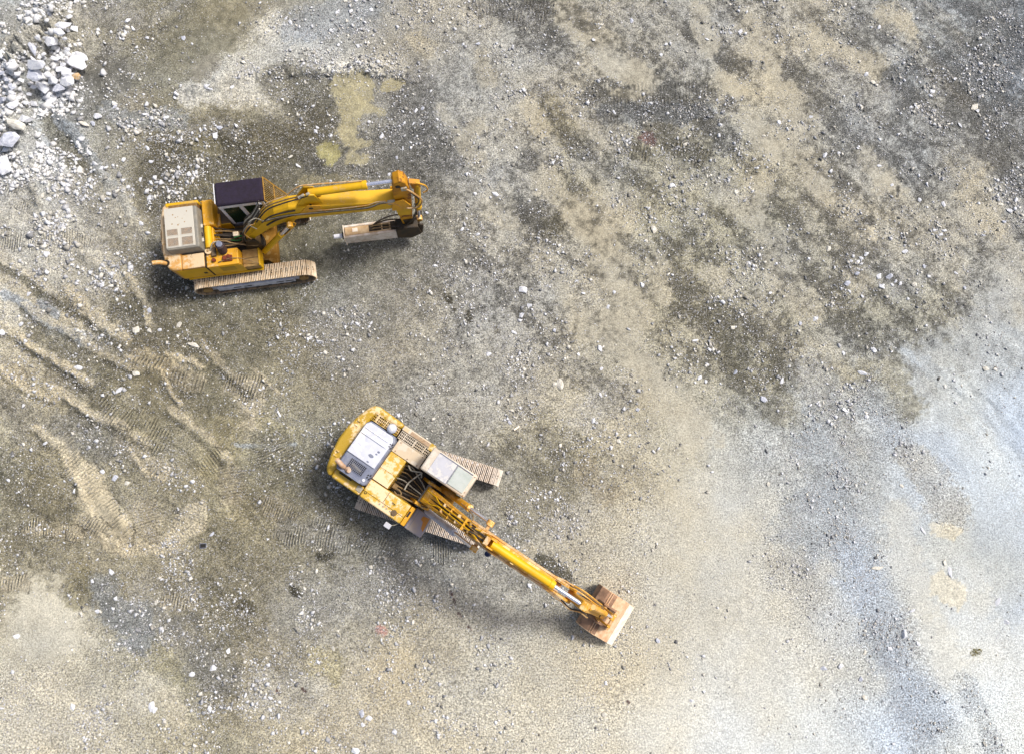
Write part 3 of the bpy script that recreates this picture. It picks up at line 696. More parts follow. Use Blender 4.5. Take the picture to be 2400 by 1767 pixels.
for x, y, a, b, t, lift, c in PILE:
    inpile = not (x > 690 and y > 980)
    rocks.append((x / 3.67, y / 3.67, a / 3.67 / 58, b / 3.67 / 58, t, lift, c, inpile))
for x, y, a, b, t, lift, c in loose: rocks.append((x, y, a / 60, b / 60, t, lift, c, False))
WALLS = [(330, 380, 1010, 720), (745, 930, 1500, 1530)]
tries = 0
while len(rocks) < 298 and tries < 9000:
    tries += 1
    x, y = rnd.uniform(15, 2385), rnd.uniform(15, 1750)
    if any(a < x < c and b < y < d for a, b, c, d in WALLS): continue
    s = float(gsample(STOG, np.array([x]), np.array([y]))[0])
    if rnd.random() > (s / 9) ** 1.5 * .8: continue
    if any(abs(x - q[0]) < 26 and abs(y - q[1]) < 26 for q in rocks): continue
    a = rnd.uniform(11, 17) * (1.2 if s > 6 else 1); rocks.append((x, y, a / 60, a * rnd.uniform(.5, .85) / 60, rnd.uniform(-90, 90), 0, rnd.choice('wwwcg'), False))

PLACE = """at the top left corner of the photo|under the top edge, above the rock heap's right flank|on the flat dirt above the pale gravel berm|beside the top edge, above the berm's right end|by the dark ribbed print at the top edge|on the tan dust at the top centre|by the dark scrape near the top edge|in the top right corner
left of the yellow breaker excavator, below the heap|above the breaker excavator's counterweight|around the ochre clearing above the dark cab|right of the ochre clearing|in the tan dust right of the ochre clearing|below the wide dark ribbed print|on the dusty slope right of the ribbed print|in the dark grit at the right edge
on the pale ridges at the left edge|below the breaker excavator's counterweight|below the breaker excavator's crawler|between the two excavators, below the breaker|right of centre on the trodden dirt|on the tan dust right of the photo's centre|in the stony band right of centre|by the right edge, above the blue-grey wash
by the long shoved ridges at left|among the ribbed crawler prints at left|on the dirt left of the bucket excavator|beside the bucket excavator's counterweight|right of the bucket excavator's cab|on the pale ground above the grey gravel run|in the grey gravel run|on the blue-grey wash at right
by the cream crawler print at bottom left|below the curved cream print|left of the bucket excavator's boom|below the bucket excavator's tracks|left of the bucket's shadow|right of the rusty bucket|beside the lower gravel run|by the cream patch near the right edge
in the bottom left corner|on the stony dirt at bottom left|on the gravel at the bottom edge|at the bottom edge, below the bucket excavator|at the bottom edge, below the bucket|on the pale dust at the bottom|on the lower gravel run at the bottom|in the bottom right corner"""
PLACE = [p for l in PLACE.split('\n') for p in l.split('|')]
PILEPLACE = ['upper left of the rock heap', 'top of the rock heap', 'upper right of the rock heap', 'left edge of the rock heap', 'middle of the rock heap', 'right flank of the rock heap',
             'left fringe under the rock heap', 'lower middle of the rock heap', 'lower right of the rock heap', "heap's lower left tail", "heap's lower tail", 'dirt below the rock heap']
cells = {}
for i, q in enumerate(rocks):
    if q[7]:
        key = ('p', min(3, int(q[1] / 80)) * 3 + min(2, int(q[0] / 68)))
    else: key = ('g', min(5, int(q[1] / 294.5)) * 8 + min(7, int(q[0] / 300)))
    cells.setdefault(key, []).append(i)
CN = {'w': ('white', 'white'), 'c': ('cream', 'cream'), 'g': ('grey', 'pale grey'), 'o': ('orange', 'orange stained')}
labels = {}
for key, ids in cells.items():
    place = PILEPLACE[key[1]] if key[0] == 'p' else PLACE[key[1]]
    left = list(ids); out = []
    for word, f in [('largest', lambda i: -rocks[i][2] * rocks[i][3]), ('leftmost', lambda i: rocks[i][0]), ('rightmost', lambda i: -rocks[i][0]), ('uppermost', lambda i: rocks[i][1]), ('lowest', lambda i: -rocks[i][1]), ('smallest', lambda i: rocks[i][2] * rocks[i][3])]:
        if not ids: break
        b = min(ids, key=f)
        if b in left: left.remove(b); out.append((b, word))
    nth = ['second', 'third', 'fourth', 'fifth', 'sixth', 'seventh', 'eighth', 'ninth', 'tenth', 'eleventh', 'twelfth', 'thirteenth', 'fourteenth', 'fifteenth']
    order = sorted(ids, key=lambda i: rocks[i][0])
    for i in left: out.append((i, (nth[order.index(i) - 1] if order.index(i) <= 14 else 'one') + ' from left'))
    for i, word in out:
        c = CN[rocks[i][6]][1]
        if key[0] == 'p': labels[i] = f'{c} angular rock, {word} at the {place}'
        else: labels[i] = f'{c} stone, {word} of those {place}'
RX = np.array([at(q[0], q[1])[:2] for q in rocks]); rh = ground_fields(RX[:, 0], RX[:, 1])[2]
for i, (x, y, a, b, t, lift, c, pile) in enumerate(rocks):
    o = bpy.data.objects.new('rock' if a > .36 else 'stone', rock_mesh(i * 7 % 26, CN[c][0] if c != 'o' else 'orange')); COL.objects.link(o)
    hh = .5 * b * rnd.uniform(.7, 1.0)
    o.scale = (a * .60, b * .64, hh) if pile else (a * .58, b * .6, hh); o.rotation_euler = (rnd.uniform(-.25, .25), rnd.uniform(-.25, .25), R(t))
    p = at(x, y, rh[i] + lift * .55); o.location = (p[0], p[1], rh[i] + lift * .55 + hh * (.45 if pile else .25))
    o['label'] = ' '.join(labels[i].split()[:16]); o['category'] = 'rock' if a > .36 else 'stone'
    o['group'] = 'blasted rocks heaped in the corner' if pile else 'loose stones on the quarry floor'


# ------------------------------------------------------------------ machine paint and metals
def paint(name, base, dust, dusty, rust=.3, rough=.5, fade=None, sc=1.0):
    g = N(name)
    nz = g.n('ShaderNodeSeparateXYZ'); g.put(nz.inputs[0], g.n('ShaderNodeNewGeometry').outputs['True Normal'])
    big = g.noise(1.3 * sc, 6, .62); mid = g.noise(5.5 * sc, 6, .7); fine = g.noise(38, 3, .7)
    col = g.mix(g.ramp(big, .35, .7), base, fade or tuple(.78 * v for v in base))
    d = g.math('MULTIPLY', g.ramp(g.math('ADD', big, g.math('MULTIPLY', g.math('SUBTRACT', mid, .5), .9)), .66 - .3 * dusty, .78 - .3 * dusty), g.ramp(nz.outputs[2], .35, .95, .15, 1))
    col = g.mix(g.math('MULTIPLY', d, min(1, .5 + dusty)), col, dust)
    film = g.math('MULTIPLY', g.ramp(fine, .25, .8, .0, .35), g.ramp(nz.outputs[2], .3, .9, .3, 1))
    col = g.mix(g.math('MULTIPLY', film, dusty), col, dust)
    r1 = g.ramp(g.noise(3.1 * sc, 7, .74, dist=.4), .66 - .1 * rust, .73 - .08 * rust)
    col = g.mix(g.math('MULTIPLY', r1, min(1, .35 + rust)), col, g.mix(g.ramp(fine, .3, .7), srgb(120, 66, 26), srgb(72, 46, 30)))
    g.bump(g.math('ADD', g.math('MULTIPLY', mid, .4), g.math('MULTIPLY', fine, .2)), .25, .01)
    return g.done(col, g.ramp(d, 0, 1, rough, .9), 0, .35)


def plain(name, c, c2=None, rough=.7, metal=0.0, sc=4.0, lo=.35, hi=.7, bump=.2):
    g = N(name); n = g.noise(sc, 6, .68); f = g.noise(sc * 7, 3, .6)
    col = g.mix(g.ramp(n, lo, hi), c, c2 or tuple(.7 * v for v in c))
    col = g.mix(g.ramp(f, .6, .8, 0, .35), col, srgb(168, 150, 120, .7))
    g.bump(g.math('ADD', n, g.math('MULTIPLY', f, .4)), bump, .01)
    return g.done(col, rough, metal, .4)


K = .64
KY = .8
M = {
    'yellow': paint('yellow_paint', srgb(240, 186, 12, KY), srgb(238, 196, 118, K), .25, .35),
    'orange': paint('faded_orange_paint', srgb(238, 172, 22, KY), srgb(246, 210, 150, K), .45, .9),
    'arm_paint': paint('greasy_arm_paint', srgb(222, 156, 12, KY), srgb(206, 160, 90, KY), .4, 1.3, .6, srgb(176, 116, 20, KY)),
    'guard_paint': plain('guard_bar_paint', srgb(206, 158, 62, K), srgb(150, 108, 40, K), .7, 0, 6),
    'dirty_yellow': paint('grimy_frame_paint', srgb(150, 104, 20, .8), srgb(176, 140, 80, .8), .6, .5, .7),
    'grouser': plain('dusty_grouser_bar', srgb(244, 226, 198, .88), srgb(220, 192, 154, .88), .9, 0, 6, .4, .65),
    'grouser2': plain('pale_grouser_bar', srgb(244, 232, 218, .9), srgb(220, 204, 186, .88), .9, 0, 6, .4, .65),
    'pale_orange': paint('sunbleached_paint', srgb(240, 176, 84, K), srgb(250, 220, 176, K), .8, .55),
    'mustard': paint('mustard_paint', srgb(206, 166, 12, K), srgb(250, 220, 170, .8), .5, -.3, .5, srgb(200, 158, 8, .76)),
    'dusty_mustard': paint('dusty_mustard_paint', srgb(218, 174, 24, .8), srgb(252, 222, 178, .8), .74, -.3, .5, srgb(206, 160, 14, .8)),
    'boom_yellow': paint('boom_paint', srgb(234, 168, 20, KY), srgb(252, 214, 152, .84), .62, .3),
    'cylinder_yellow': paint('cylinder_paint', srgb(250, 190, 0, KY), srgb(250, 200, 90, K), .25, .12),
    'white': paint('white_cover_paint', srgb(232, 226, 210, K), srgb(222, 206, 176, K), .3, .25, fade=srgb(228, 222, 208, K)),
    'grey_edge': plain('grey_cover_edge', srgb(150, 146, 136, K), srgb(176, 168, 150, K)),
    'silver': paint('silver_cover_paint', srgb(222, 224, 234, .78), srgb(240, 236, 230, .78), .5, -.3, fade=srgb(200, 203, 218, .76)),
    'bluegrey': plain('bluegrey_cover', srgb(126, 132, 154, .7), srgb(158, 162, 176, .7)),
    'beige': paint('beige_deck_paint', srgb(246, 222, 186, K), srgb(252, 236, 212, K), .7, .05),
    'cab_cream': paint('cab_roof_cream', srgb(246, 230, 206, K), srgb(252, 240, 222, K), .6, .0),
    'cab_silver': paint('cab_roof_panel', srgb(226, 226, 234, K), srgb(246, 242, 236, K), .6, -.2),
    'roof_dark': plain('dark_roof_mat', srgb(50, 40, 62, K), srgb(42, 32, 44, K), .95, 0, 9),
    'glass': plain('dark_green_glass', srgb(24, 46, 30), srgb(40, 56, 38), .12, 0, 2),
    'skylight': plain('skylight_glass', srgb(206, 216, 206, K), srgb(226, 232, 226, K), .25, 0, 2),
    'white_frame': plain('white_cab_frame', srgb(246, 246, 250, .9), srgb(226, 226, 232, .88), .5),
    'black': plain('greasy_black', srgb(26, 24, 22), srgb(44, 38, 30), .6, 0, 5),
    'deck': plain('grimy_deck', srgb(120, 92, 52, K), srgb(80, 64, 44, K), .8, 0, 3),
    'brown_plate': plain('brown_deck_plate', srgb(112, 96, 80, K), srgb(136, 110, 76, K), .8, 0, 3),
    'toolbox_tan': plain('tan_toolbox', srgb(196, 158, 96, K), srgb(158, 120, 66, K), .8, 0, 3),
    'grey_box': plain('grey_box_lid', srgb(178, 172, 182, K), srgb(196, 184, 172, K), .7, 0, 3),
    'rust_spot': plain('orange_scraped_paint', srgb(232, 152, 50, K), srgb(206, 150, 84, K), .7, 0, 9),
    'shoe': plain('dusty_track_shoe', srgb(176, 152, 122, .8), srgb(132, 112, 88, .8), .9, 0, 5, .4, .62),
    'shoe2': plain('pale_track_shoe', srgb(160, 144, 128, .8), srgb(116, 104, 94, .8), .9, 0, 5, .4, .62),
    'chain': plain('track_chain_steel', srgb(98, 92, 84, K), srgb(60, 56, 52, K), .8, 0, 4),
    'track_frame': plain('dusty_track_frame', srgb(222, 222, 228, .85), srgb(180, 180, 188, .85), .85, 0, 3),
    'steel': plain('worn_steel', srgb(150, 146, 140, K), srgb(108, 102, 96, K), .5, .4, 5),
    'chrome': plain('chrome_rod', srgb(226, 228, 240), srgb(210, 212, 228), .22, .75, 2, bump=.03),
    'hammer': plain('breaker_dusty_housing', srgb(236, 206, 162, .8), srgb(196, 156, 108, .8), .8, 0, 3),
    'hammer_side': plain('breaker_scuffed_plate', srgb(240, 228, 214, .85), srgb(206, 180, 150, .8), .8, 0, 4),
    'dark_link': plain('oily_linkage', srgb(74, 56, 28, K), srgb(36, 30, 24, K), .6, 0, 4),
    'rust': plain('bucket_rust', srgb(176, 140, 112, .8), srgb(130, 102, 84, .8), .85, 0, 4),
    'rust_light': plain('bucket_dusty_rust', srgb(232, 200, 164, .84), srgb(204, 158, 118, .84), .85, 0, 5),
    'lip': plain('bucket_dusty_lip', srgb(250, 238, 218, .9), srgb(240, 214, 184, .9), .85, 0, 6),
    'hose': plain('rubber_hose', srgb(46, 40, 36), srgb(70, 60, 48), .6, 0, 9),
    'hose_tan': plain('dusty_hose', srgb(172, 140, 92, K), srgb(120, 96, 66, K), .7, 0, 9),
    'pipe_white': plain('pale_hose', srgb(214, 206, 186, K), srgb(170, 160, 140, K), .6, 0, 9),
    'green_hose': plain('green_hose', srgb(40, 120, 50, K), srgb(30, 80, 40, K), .6, 0, 9),
    'red': plain('red_oxide_pump', srgb(150, 62, 32, K), srgb(96, 50, 32, K), .7, 0, 6),
    'purple_brown': plain('dark_filter_body', srgb(84, 64, 62, K), srgb(62, 50, 52, K), .7, 0, 6),
    'grille': plain('rusty_mesh', srgb(196, 150, 90, K), srgb(150, 100, 60, K), .8, 0, 8),
    'amber': plain('amber_radiator', srgb(150, 104, 44, K), srgb(92, 70, 52, K), .8, 0, 8),
    'copper': plain('heat_tinted_muffler', srgb(214, 164, 120, K), srgb(236, 214, 190, K), .6, 0, 5),
    'blue_dark': plain('dark_blue_lamp', srgb(40, 54, 96), srgb(52, 60, 90), .4, 0, 5),
    'yellow_patch': plain('plain_mustard_panel', srgb(212, 168, 10, K), srgb(196, 150, 14, K), .5, 0, 2),
}


# ------------------------------------------------------------------ mesh helpers
class MB:
    def __init__(s): s.v = []; s.f = []

    def add(s, v, f):
        o = len(s.v); s.v += [tuple(map(float, p)) for p in v]; s.f += [tuple(i + o for i in q) for q in f]; return s

    def loft(s, a, b):
        n = len(a); s.add(list(a) + list(b), [tuple(range(n))[::-1], tuple(range(n, 2 * n))] + [(i, (i + 1) % n, n + (i + 1) % n, n + i) for i in range(n)]); return s

    def box(s, x0, x1, y0, y1, z0, z1, tx=0.0, ty=0.0):
        return s.loft([(x0, y0, z0), (x1, y0, z0), (x1, y1, z0), (x0, y1, z0)], [(x0 + tx, y0 + ty, z1), (x1 - tx, y0 + ty, z1), (x1 - tx, y1 - ty, z1), (x0 + tx, y1 - ty, z1)])

    def prism(s, pts, a, b, ax='y'):
        f = {'y': lambda p, c: (p[0], c, p[1]), 'z': lambda p, c: (p[0], p[1], c), 'x': lambda p, c: (c, p[0], p[1])}[ax]
        A = [f(p, a) for p in pts]; B = [f(p, b) for p in pts]; return s.loft(A, B)

    def tube(s, pts, r, n=8, r2=None, caps=True):
        P = [Vector(p) for p in pts]; rings = []; up = None
        for i, p in enumerate(P):
            d = (P[min(i + 1, len(P) - 1)] - P[max(i - 1, 0)]).normalized()
            if up is None: up = d.orthogonal().normalized()
            up = (up - d * up.dot(d)).normalized(); sd = d.cross(up)
            rr = r if r2 is None else r + (r2 - r) * i / (len(P) - 1)
            rings.append([p + (up * math.cos(2 * math.pi * k / n) + sd * math.sin(2 * math.pi * k / n)) * rr for k in range(n)])
        v = [q for g in rings for q in g]; f = []
        for i in range(len(P) - 1):
            for k in range(n): f.append((i * n + k, i * n + (k + 1) % n, (i + 1) * n + (k + 1) % n, (i + 1) * n + k))
        if caps: f += [tuple(range(n))[::-1], tuple(range((len(P) - 1) * n, len(P) * n))]
        return s.add(v, f)

    def cyl(s, p, q, r, n=18, r2=None): return s.tube([p, q], r, n, r2)

    def build(s, name, mat, parent=None, bevel=0.0, smooth=None, xf=None):
        me = bpy.data.meshes.new(name); vs = [tuple(xf @ Vector(p)) for p in s.v] if xf else s.v
        me.from_pydata(vs, [], s.f); me.update()
        bm = bmesh.new(); bm.from_mesh(me); bmesh.ops.recalc_face_normals(bm, faces=bm.faces); bm.to_mesh(me); bm.free()
        me.materials.append(M[mat] if isinstance(mat, str) else mat)
        o = bpy.data.objects.new(name, me); COL.objects.link(o); o.parent = parent
        if bevel:
            b = o.modifiers.new('bevel', 'BEVEL'); b.width = bevel; b.segments = 2; b.limit_method = 'ANGLE'; b.angle_limit = R(35); b.use_clamp_overlap = True
        if smooth:
            me.polygons.foreach_set('use_smooth', np.ones(len(me.polygons), bool)); me.set_sharp_from_angle(angle=R(smooth))
        return o


def spline(pts, n=6):
    P = [Vector(p) for p in pts]; out = []
    for i in range(len(P) - 1):
        a, b, c, d = P[max(i - 1, 0)], P[i], P[i + 1], P[min(i + 2, len(P) - 1)]
        for k in range(n):
            t = k / n; out.append(.5 * ((2 * b) + (c - a) * t + (2 * a - 5 * b + 4 * c - d) * t * t + (3 * b - a - 3 * c + d) * t ** 3))
    return out + [P[-1]]


def hose(pts, r, mat, root, name='hydraulic_hose', sm=True):
    return MB().tube(spline(pts) if sm else pts, r, 7).build(name, mat, root, smooth=50)


def machine(loc, heading, label):
    o = bpy.data.objects.new('excavator', None); COL.objects.link(o)
    o.location = (*loc, 0); o.rotation_euler = (0, 0, heading); o.empty_display_size = .5
    o['label'] = label; o['category'] = 'excavator'; o['group'] = 'excavators parked in the quarry'
    return o


def crawler(root, yc, L, wd, H, xf, shoe, frame, side):
    """one crawler track: belt of grouser shoes, frame, idler and sprocket."""
    r = H / 2; hl = L / 2 - r
    per = 4 * hl + 2 * math.pi * r; n = int(round(per / .19)); b = MB(); ch = MB(); holes = MB(); gz = MB()
    for i in range(n):
        s = (i + .5) / n * per
        if s < 2 * hl: p, d = Vector((-hl + s, 0, H)), 0.0
        elif s < 2 * hl + math.pi * r: a = (s - 2 * hl) / r; p, d = Vector((hl + r * math.sin(a), 0, r + r * math.cos(a))), a
        elif s < 4 * hl + math.pi * r: p, d = Vector((hl - (s - 2 * hl - math.pi * r), 0, 0)), math.pi
        else: a = math.pi + (s - 4 * hl - math.pi * r) / r; p, d = Vector((-hl + r * math.sin(a), 0, r + r * math.cos(a))), a
        m = Matrix.Translation(p + Vector((0, yc, 0))) @ Matrix.Rotation(d, 4, 'Y')
        jig = rnd.uniform(-.006, .006)
        t = MB().box(-.083, .083, -wd / 2, wd / 2, -.035 + jig, jig); b.add([m @ Vector(v) for v in t.v], t.f)
        for x0, x1, z1 in [(-.078, -.05, .045), (-.018, .012, .035), (.042, .072, .035)]:
            t = MB().box(x0, x1, -wd / 2 + .004, wd / 2 - .004, jig + .0005, z1 + jig, .006); gz.add([m @ Vector(v) for v in t.v], t.f)
        t = MB().box(-.08, .08, -.10, .10, -.13, -.036); ch.add([m @ Vector(v) for v in t.v], t.f)
        for yy in (-.045, .045):
            t = MB().box(-.045, -.02, yy - .022, yy + .022, .001, .047); holes.add([m @ Vector(v) for v in t.v], t.f)
    tr = b.build('track', shoe, root, xf=xf)
    gz.build('grouser', 'grouser' if shoe == 'shoe' else 'grouser2', tr, xf=xf)
    ch.build('track_chain', 'chain', tr, xf=xf); holes.build('shoe_hole', 'black', tr, xf=xf)
    f = MB(); f.prism([(-hl - .02, .24), (hl + .02, .24), (hl + .12, r), (hl - .1, H - .2), (-hl + .1, H - .2), (-hl - .12, r)], yc - .2, yc + .2)
    yo = yc + side * .2
    f.box(-hl + .35, hl - .35, min(yo, yo + side * .07), max(yo, yo + side * .07), .2, H * .62)
    fo = f.build('track_frame', frame, tr, .02, xf=xf)
    sl = MB()
    for cx in (-.85, -.45, .75, 1.1): sl.box(cx, cx + .28, min(yo + side * .071, yo + side * .075), max(yo + side * .071, yo + side * .075), .36, .43)
    sl.build('frame_slot', 'black', fo, xf=xf)
    for sx, nm in ((1, 'idler_wheel'), (-1, 'sprocket')):
        MB().cyl((sx * hl, yc - .17, r), (sx * hl, yc + .24 * side if side > 0 else yc + .17, r), r - .16, 20).build(nm, 'steel', tr, .01, 40, xf=xf)
        MB().cyl((sx * hl, yc + side * .17, r), (sx * hl, yc + side * .29, r), .17, 16).build('hub', 'toolbox_tan', tr, .01, 40, xf=xf)
    for k in range(7):
        x = -hl + .45 + k * (2 * hl - .9) / 6
        MB().cyl((x, yc + side * .16, .19), (x, yc + side * .27, .19), .085, 12).build('roller', 'chain', tr, 0, 40, xf=xf)
    return tr


def undercarriage(root, gauge, L, wd, H, rot, off, shoe, mat, far=0.0):
    xf = Matrix.Translation((off[0], off[1], 0)) @ Matrix.Rotation(rot, 4, 'Z')
    for s in (-1, 1): crawler(root, s * gauge / 2 + (far if s > 0 else 0), L, wd, H, xf, shoe, 'track_frame', s)
    g = gauge / 2 - .2
    c = MB().prism([(-.62, -.62), (.62, -.62), (.98, -g), (.98, g), (.62, .7), (-.62, .7), (-.98, g), (-.98, -g)], .42, .74, 'z')
    c.build('centre_frame', mat, root, .02, xf=xf)
    MB().cyl((0, 0, .8), (0, 0, 1.04), .62, 32).build('slewing_ring', 'black', root, .01, 40, xf=xf)


def ram(root, a, b, frac, r, barrel, name, rodr=.5, tip=True):
    """hydraulic cylinder from a (barrel end) to b (rod eye)."""
    a, b = Vector(a), Vector(b); m = a + (b - a) * frac; d = (b - a).normalized()
    o = MB().tube([a, a + d * .05, m - d * .1, m - d * .1, m], r, 16).build(name, barrel, root, .008, 40)
    MB().tube([m - d * .14, m + d * .02], r * 1.12, 16).build('gland', barrel, o, .006, 40)
    MB().cyl(m, b - d * .08, r * rodr, 14).build('rod', 'chrome', o, 0, 40)
    if tip:
        s = Vector((-d.z, 0, d.x)) if abs(d.y) < .5 else d.orthogonal()
        MB().cyl(b - Vector((0, .09, 0)), b + Vector((0, .09, 0)), r * 1.05, 16).build('rod_eye', 'boom_yellow', o, .01, 40)
    return o


def plates(root, name, prof, y0, y1, mat, bev=.02): return MB().prism(prof, y0, y1).build(name, mat, root, bev)


# ------------------------------------------------------------------ excavator with hydraulic breaker
A = machine((-8.76, 9.46), R(8.6), 'yellow excavator with dark cab roof and a hydraulic breaker folded under its arm')
undercarriage(A, 2.28, 4.45, .6, .86, R(-.4), (0, 0), 'shoe', 'dirty_yellow', .16)
# deck and rear body
MB().box(-2.2, .5, -1.05, 1.4, 1.05, 1.2).build('deck', 'deck', A, .015)
cw = [(-2.05, 1.45), (-2.45, 1.46), (-2.58, 1.36), (-2.68, .9), (-2.72, .35), (-2.7, -.3), (-2.62, -.8), (-2.5, -1.02), (-2.36, -1.08), (-2.05, -1.08)]
o = MB().loft([(x * .985, y, 1.02) for x, y in cw], [(x, y, 2.08) for x, y in cw]).build('counterweight', 'pale_orange', A, .07, 30)
for y in (.62, -.62): MB().cyl((-2.52, y, 2.08), (-2.52, y, 2.1), .045, 14).build('lifting_eye', 'toolbox_tan', o, 0, 40)
wr = MB()
for y, l in ((.3, .22), (-.22, .14)):
    wr.prism([(-2.665 + .03 * math.cos(t * .7), y + l * math.sin(t * .7)) for t in range(9)], 2.081, 2.084, 'z')
wr.build('worn_patch', 'brown_plate', o)
b = MB(); b.box(-2.04, -1.26, -1.085, -.55, 1.05, 2.06); o = b.build('rear_side_cover', 'pale_orange', A, .03)
MB().box(-2.3, -1.28, -1.098, -1.087, 1.2, 1.95).build('side_door', 'yellow', o, .005)
MB().box(-1.5, -1.38, -1.105, -1.099, 1.42, 1.56).build('vent', 'black', o)
b = MB(); b.box(-1.24, -.12, -1.085, -.47, 1.05, 1.92); o = b.build('pump_cover', 'orange', A, .03)
MB().box(-1.2, -.05, -1.098, -1.087, 1.2, 1.85).build('side_door', 'yellow', o, .005)
MB().box(-.84, -.33, -1.104, -1.0985, 1.42, 1.80).build('painted_panel', 'yellow_patch', o)
MB().box(-1.26, -1.235, -1.1, -.5, 1.1, 2.03).build('seam', 'black', o)
MB().cyl((-1.12, -.5, 1.93), (-1.12, -.5, 2.02), .13, 20).build('filler_cap', 'pale_orange', o, .02, 40)
MB().cyl((-1.12, -.5, 2.02), (-1.12, -.5, 2.06), .035, 10).build('cap_knob', 'toolbox_tan', o, .005, 40)
o = MB().cyl((-.62, -.55, 1.93), (-.60, -.46, 2.32), .16, 20).build('air_filter', 'purple_brown', A, .02, 40)
MB().cyl((-.60, -.46, 2.32), (-.598, -.455, 2.4), .11, 18).build('filter_cap', 'bluegrey', o, .02, 40)
MB().box(-1.0, -.86, -.72, -.4, 1.93, 2.04).build('bracket', 'brown_plate', A, .01)
for x, y, rr in [(-.96, -.86, .07), (-.56, -.84, .09), (-.44, -.8, .08)]:
    MB().cyl((x, y, 1.925), (x, y, 2.03), rr, 14).build('pump', 'red', A, .015, 40)
MB().box(-.66, -.32, -.96, -.74, 1.925, 1.99).build('pump_block', 'red', A, .02)
MB().box(-.1, .46, -1.08, -.42, 1.2, 1.5).build('tool_box', 'toolbox_tan', A, .02)
MB().box(-.1, .46, -.77, -.755, 1.5, 1.508).build('lid_seam', 'black', A)
MB().box(.462, .52, -1.08, -.42, 1.06, 1.52).build('front_rail', 'yellow', A, .01)
MB().box(-2.2, .5, -1.12, -1.06, 1.03, 1.12).build('side_sill', 'yellow', A, .01)
# engine hood
hb = MB().box(-2.42, -1.2, -.52, 1.12, 1.2, 2.46, .04, .04); ho = hb.build('engine_hood', 'grey_edge', A, .05)
MB().box(-2.36, -1.36, -.42, 1.06, 2.465, 2.485).build('hood_top', 'white', ho, .015)
for x0, x1 in ((-2.31, -1.92), (-1.82, -1.42)):
    for y0, y1 in ((.02, .27), (-.38, -.06)):
        MB().box(x0, x1, y0, y1, 2.4855, 2.489).build('grille_backing', 'amber', ho)
        gr = MB(); k = -12
        while k < 30:
            # diagonal wires clipped to the opening
            c = k * .045; p = []
            for (xa, ya) in ((x0, x0 - c - x0 + y0), (x1, x1 - x0 - c + y0)): p.append((xa, ya))
            (xa, ya), (xb, yb) = p
            if ya < y0: xa, ya = xa + (y0 - ya), y0
            if yb > y1: xb, yb = xb - (yb - y1), y1
            if xb - xa > .02 and ya <= y1 and yb >= y0: gr.tube([(xa, ya, 2.494), (xb, yb, 2.494)], .0065, 4)
            k += 1
        for yy in (y0, y1): gr.box(x0, x1, yy - .012, yy + .012, 2.4856, 2.498)
        for xx in (x0, x1): gr.box(xx - .012, xx + .012, y0 + .012, y1 - .012, 2.4856, 2.498)
        gr.build('grille', 'white', ho)
sp = MB()
for _ in range(9): x, y = rnd.uniform(-2.25, -1.5), rnd.uniform(.35, .95); sp.cyl((x, y, 2.484), (x, y, 2.487), rnd.uniform(.012, .03), 9)
sp.build('bolt', 'toolbox_tan', ho)
MB().box(-2.3, -1.3, 1.13, 1.3, 1.2, 2.2).build('radiator_side', 'amber', A, .01)
sl = MB()
for k in range(22): sl.box(-2.26 + k * .045, -2.24 + k * .045, 1.14, 1.3, 2.201, 2.22)
sl.build('louvre', 'toolbox_tan', A)
MB().box(-2.44, -1.3, 1.31, 1.45, 1.05, 2.12).build('side_panel', 'yellow', A, .03)
o = MB().box(-1.18, -.8, .42, 1.4, 1.2, 2.12).build('cooler_housing', 'orange', A, .04)
MB().box(-1.25, -.85, 1.405, 1.43, 1.1, 2.0).build('housing_door', 'yellow', o, .01)
MB().cyl((-1.06, -.42, 2.02), (-1.06, .4, 2.02), .13, 20).build('cross_tube', 'yellow', A, .015, 40)
MB().box(-1.2, -.9, -.44, .4, 1.2, 1.95).build('bulkhead', 'orange', A, .02)
for y in (.33, -.2): MB().box(-1.29, -1.17, y, y + .14, 2.15, 2.19).build('hinge', 'white', A, .01)
for y in (.05,): MB().box(-1.27, -1.19, y - .03, y + .1, 2.14, 2.2).build('latch', 'purple_brown', A, .01)
MB().box(-.82, -.38, .62, 1.36, 1.2, 1.6).build('battery_box', 'brown_plate', A, .02)
MB().box(-.82, -.36, .585, .615, 1.2, 1.66).build('box_edge', 'yellow', A, .008)
MB().box(-.80, -.70, .5, 1.0, 1.6, 1.72).build('box_clutter', 'orange', A, .02)
MB().box(-.9, .3, -.42, .56, 1.2, 1.26).build('pump_well', 'black', A)
o = MB().tube(spline([(-2.56, -.78, 1.85), (-2.6, -.79, 2.1), (-2.72, -.80, 2.28), (-2.93, -.83, 2.38)]), .075, 14).build('exhaust_pipe', 'pale_orange', A, 0, 50)
MB().cyl((-2.56, -.78, 2.0), (-2.57, -.78, 2.1), .12, 16).build('pipe_collar', 'dark_link', o, .01, 40)
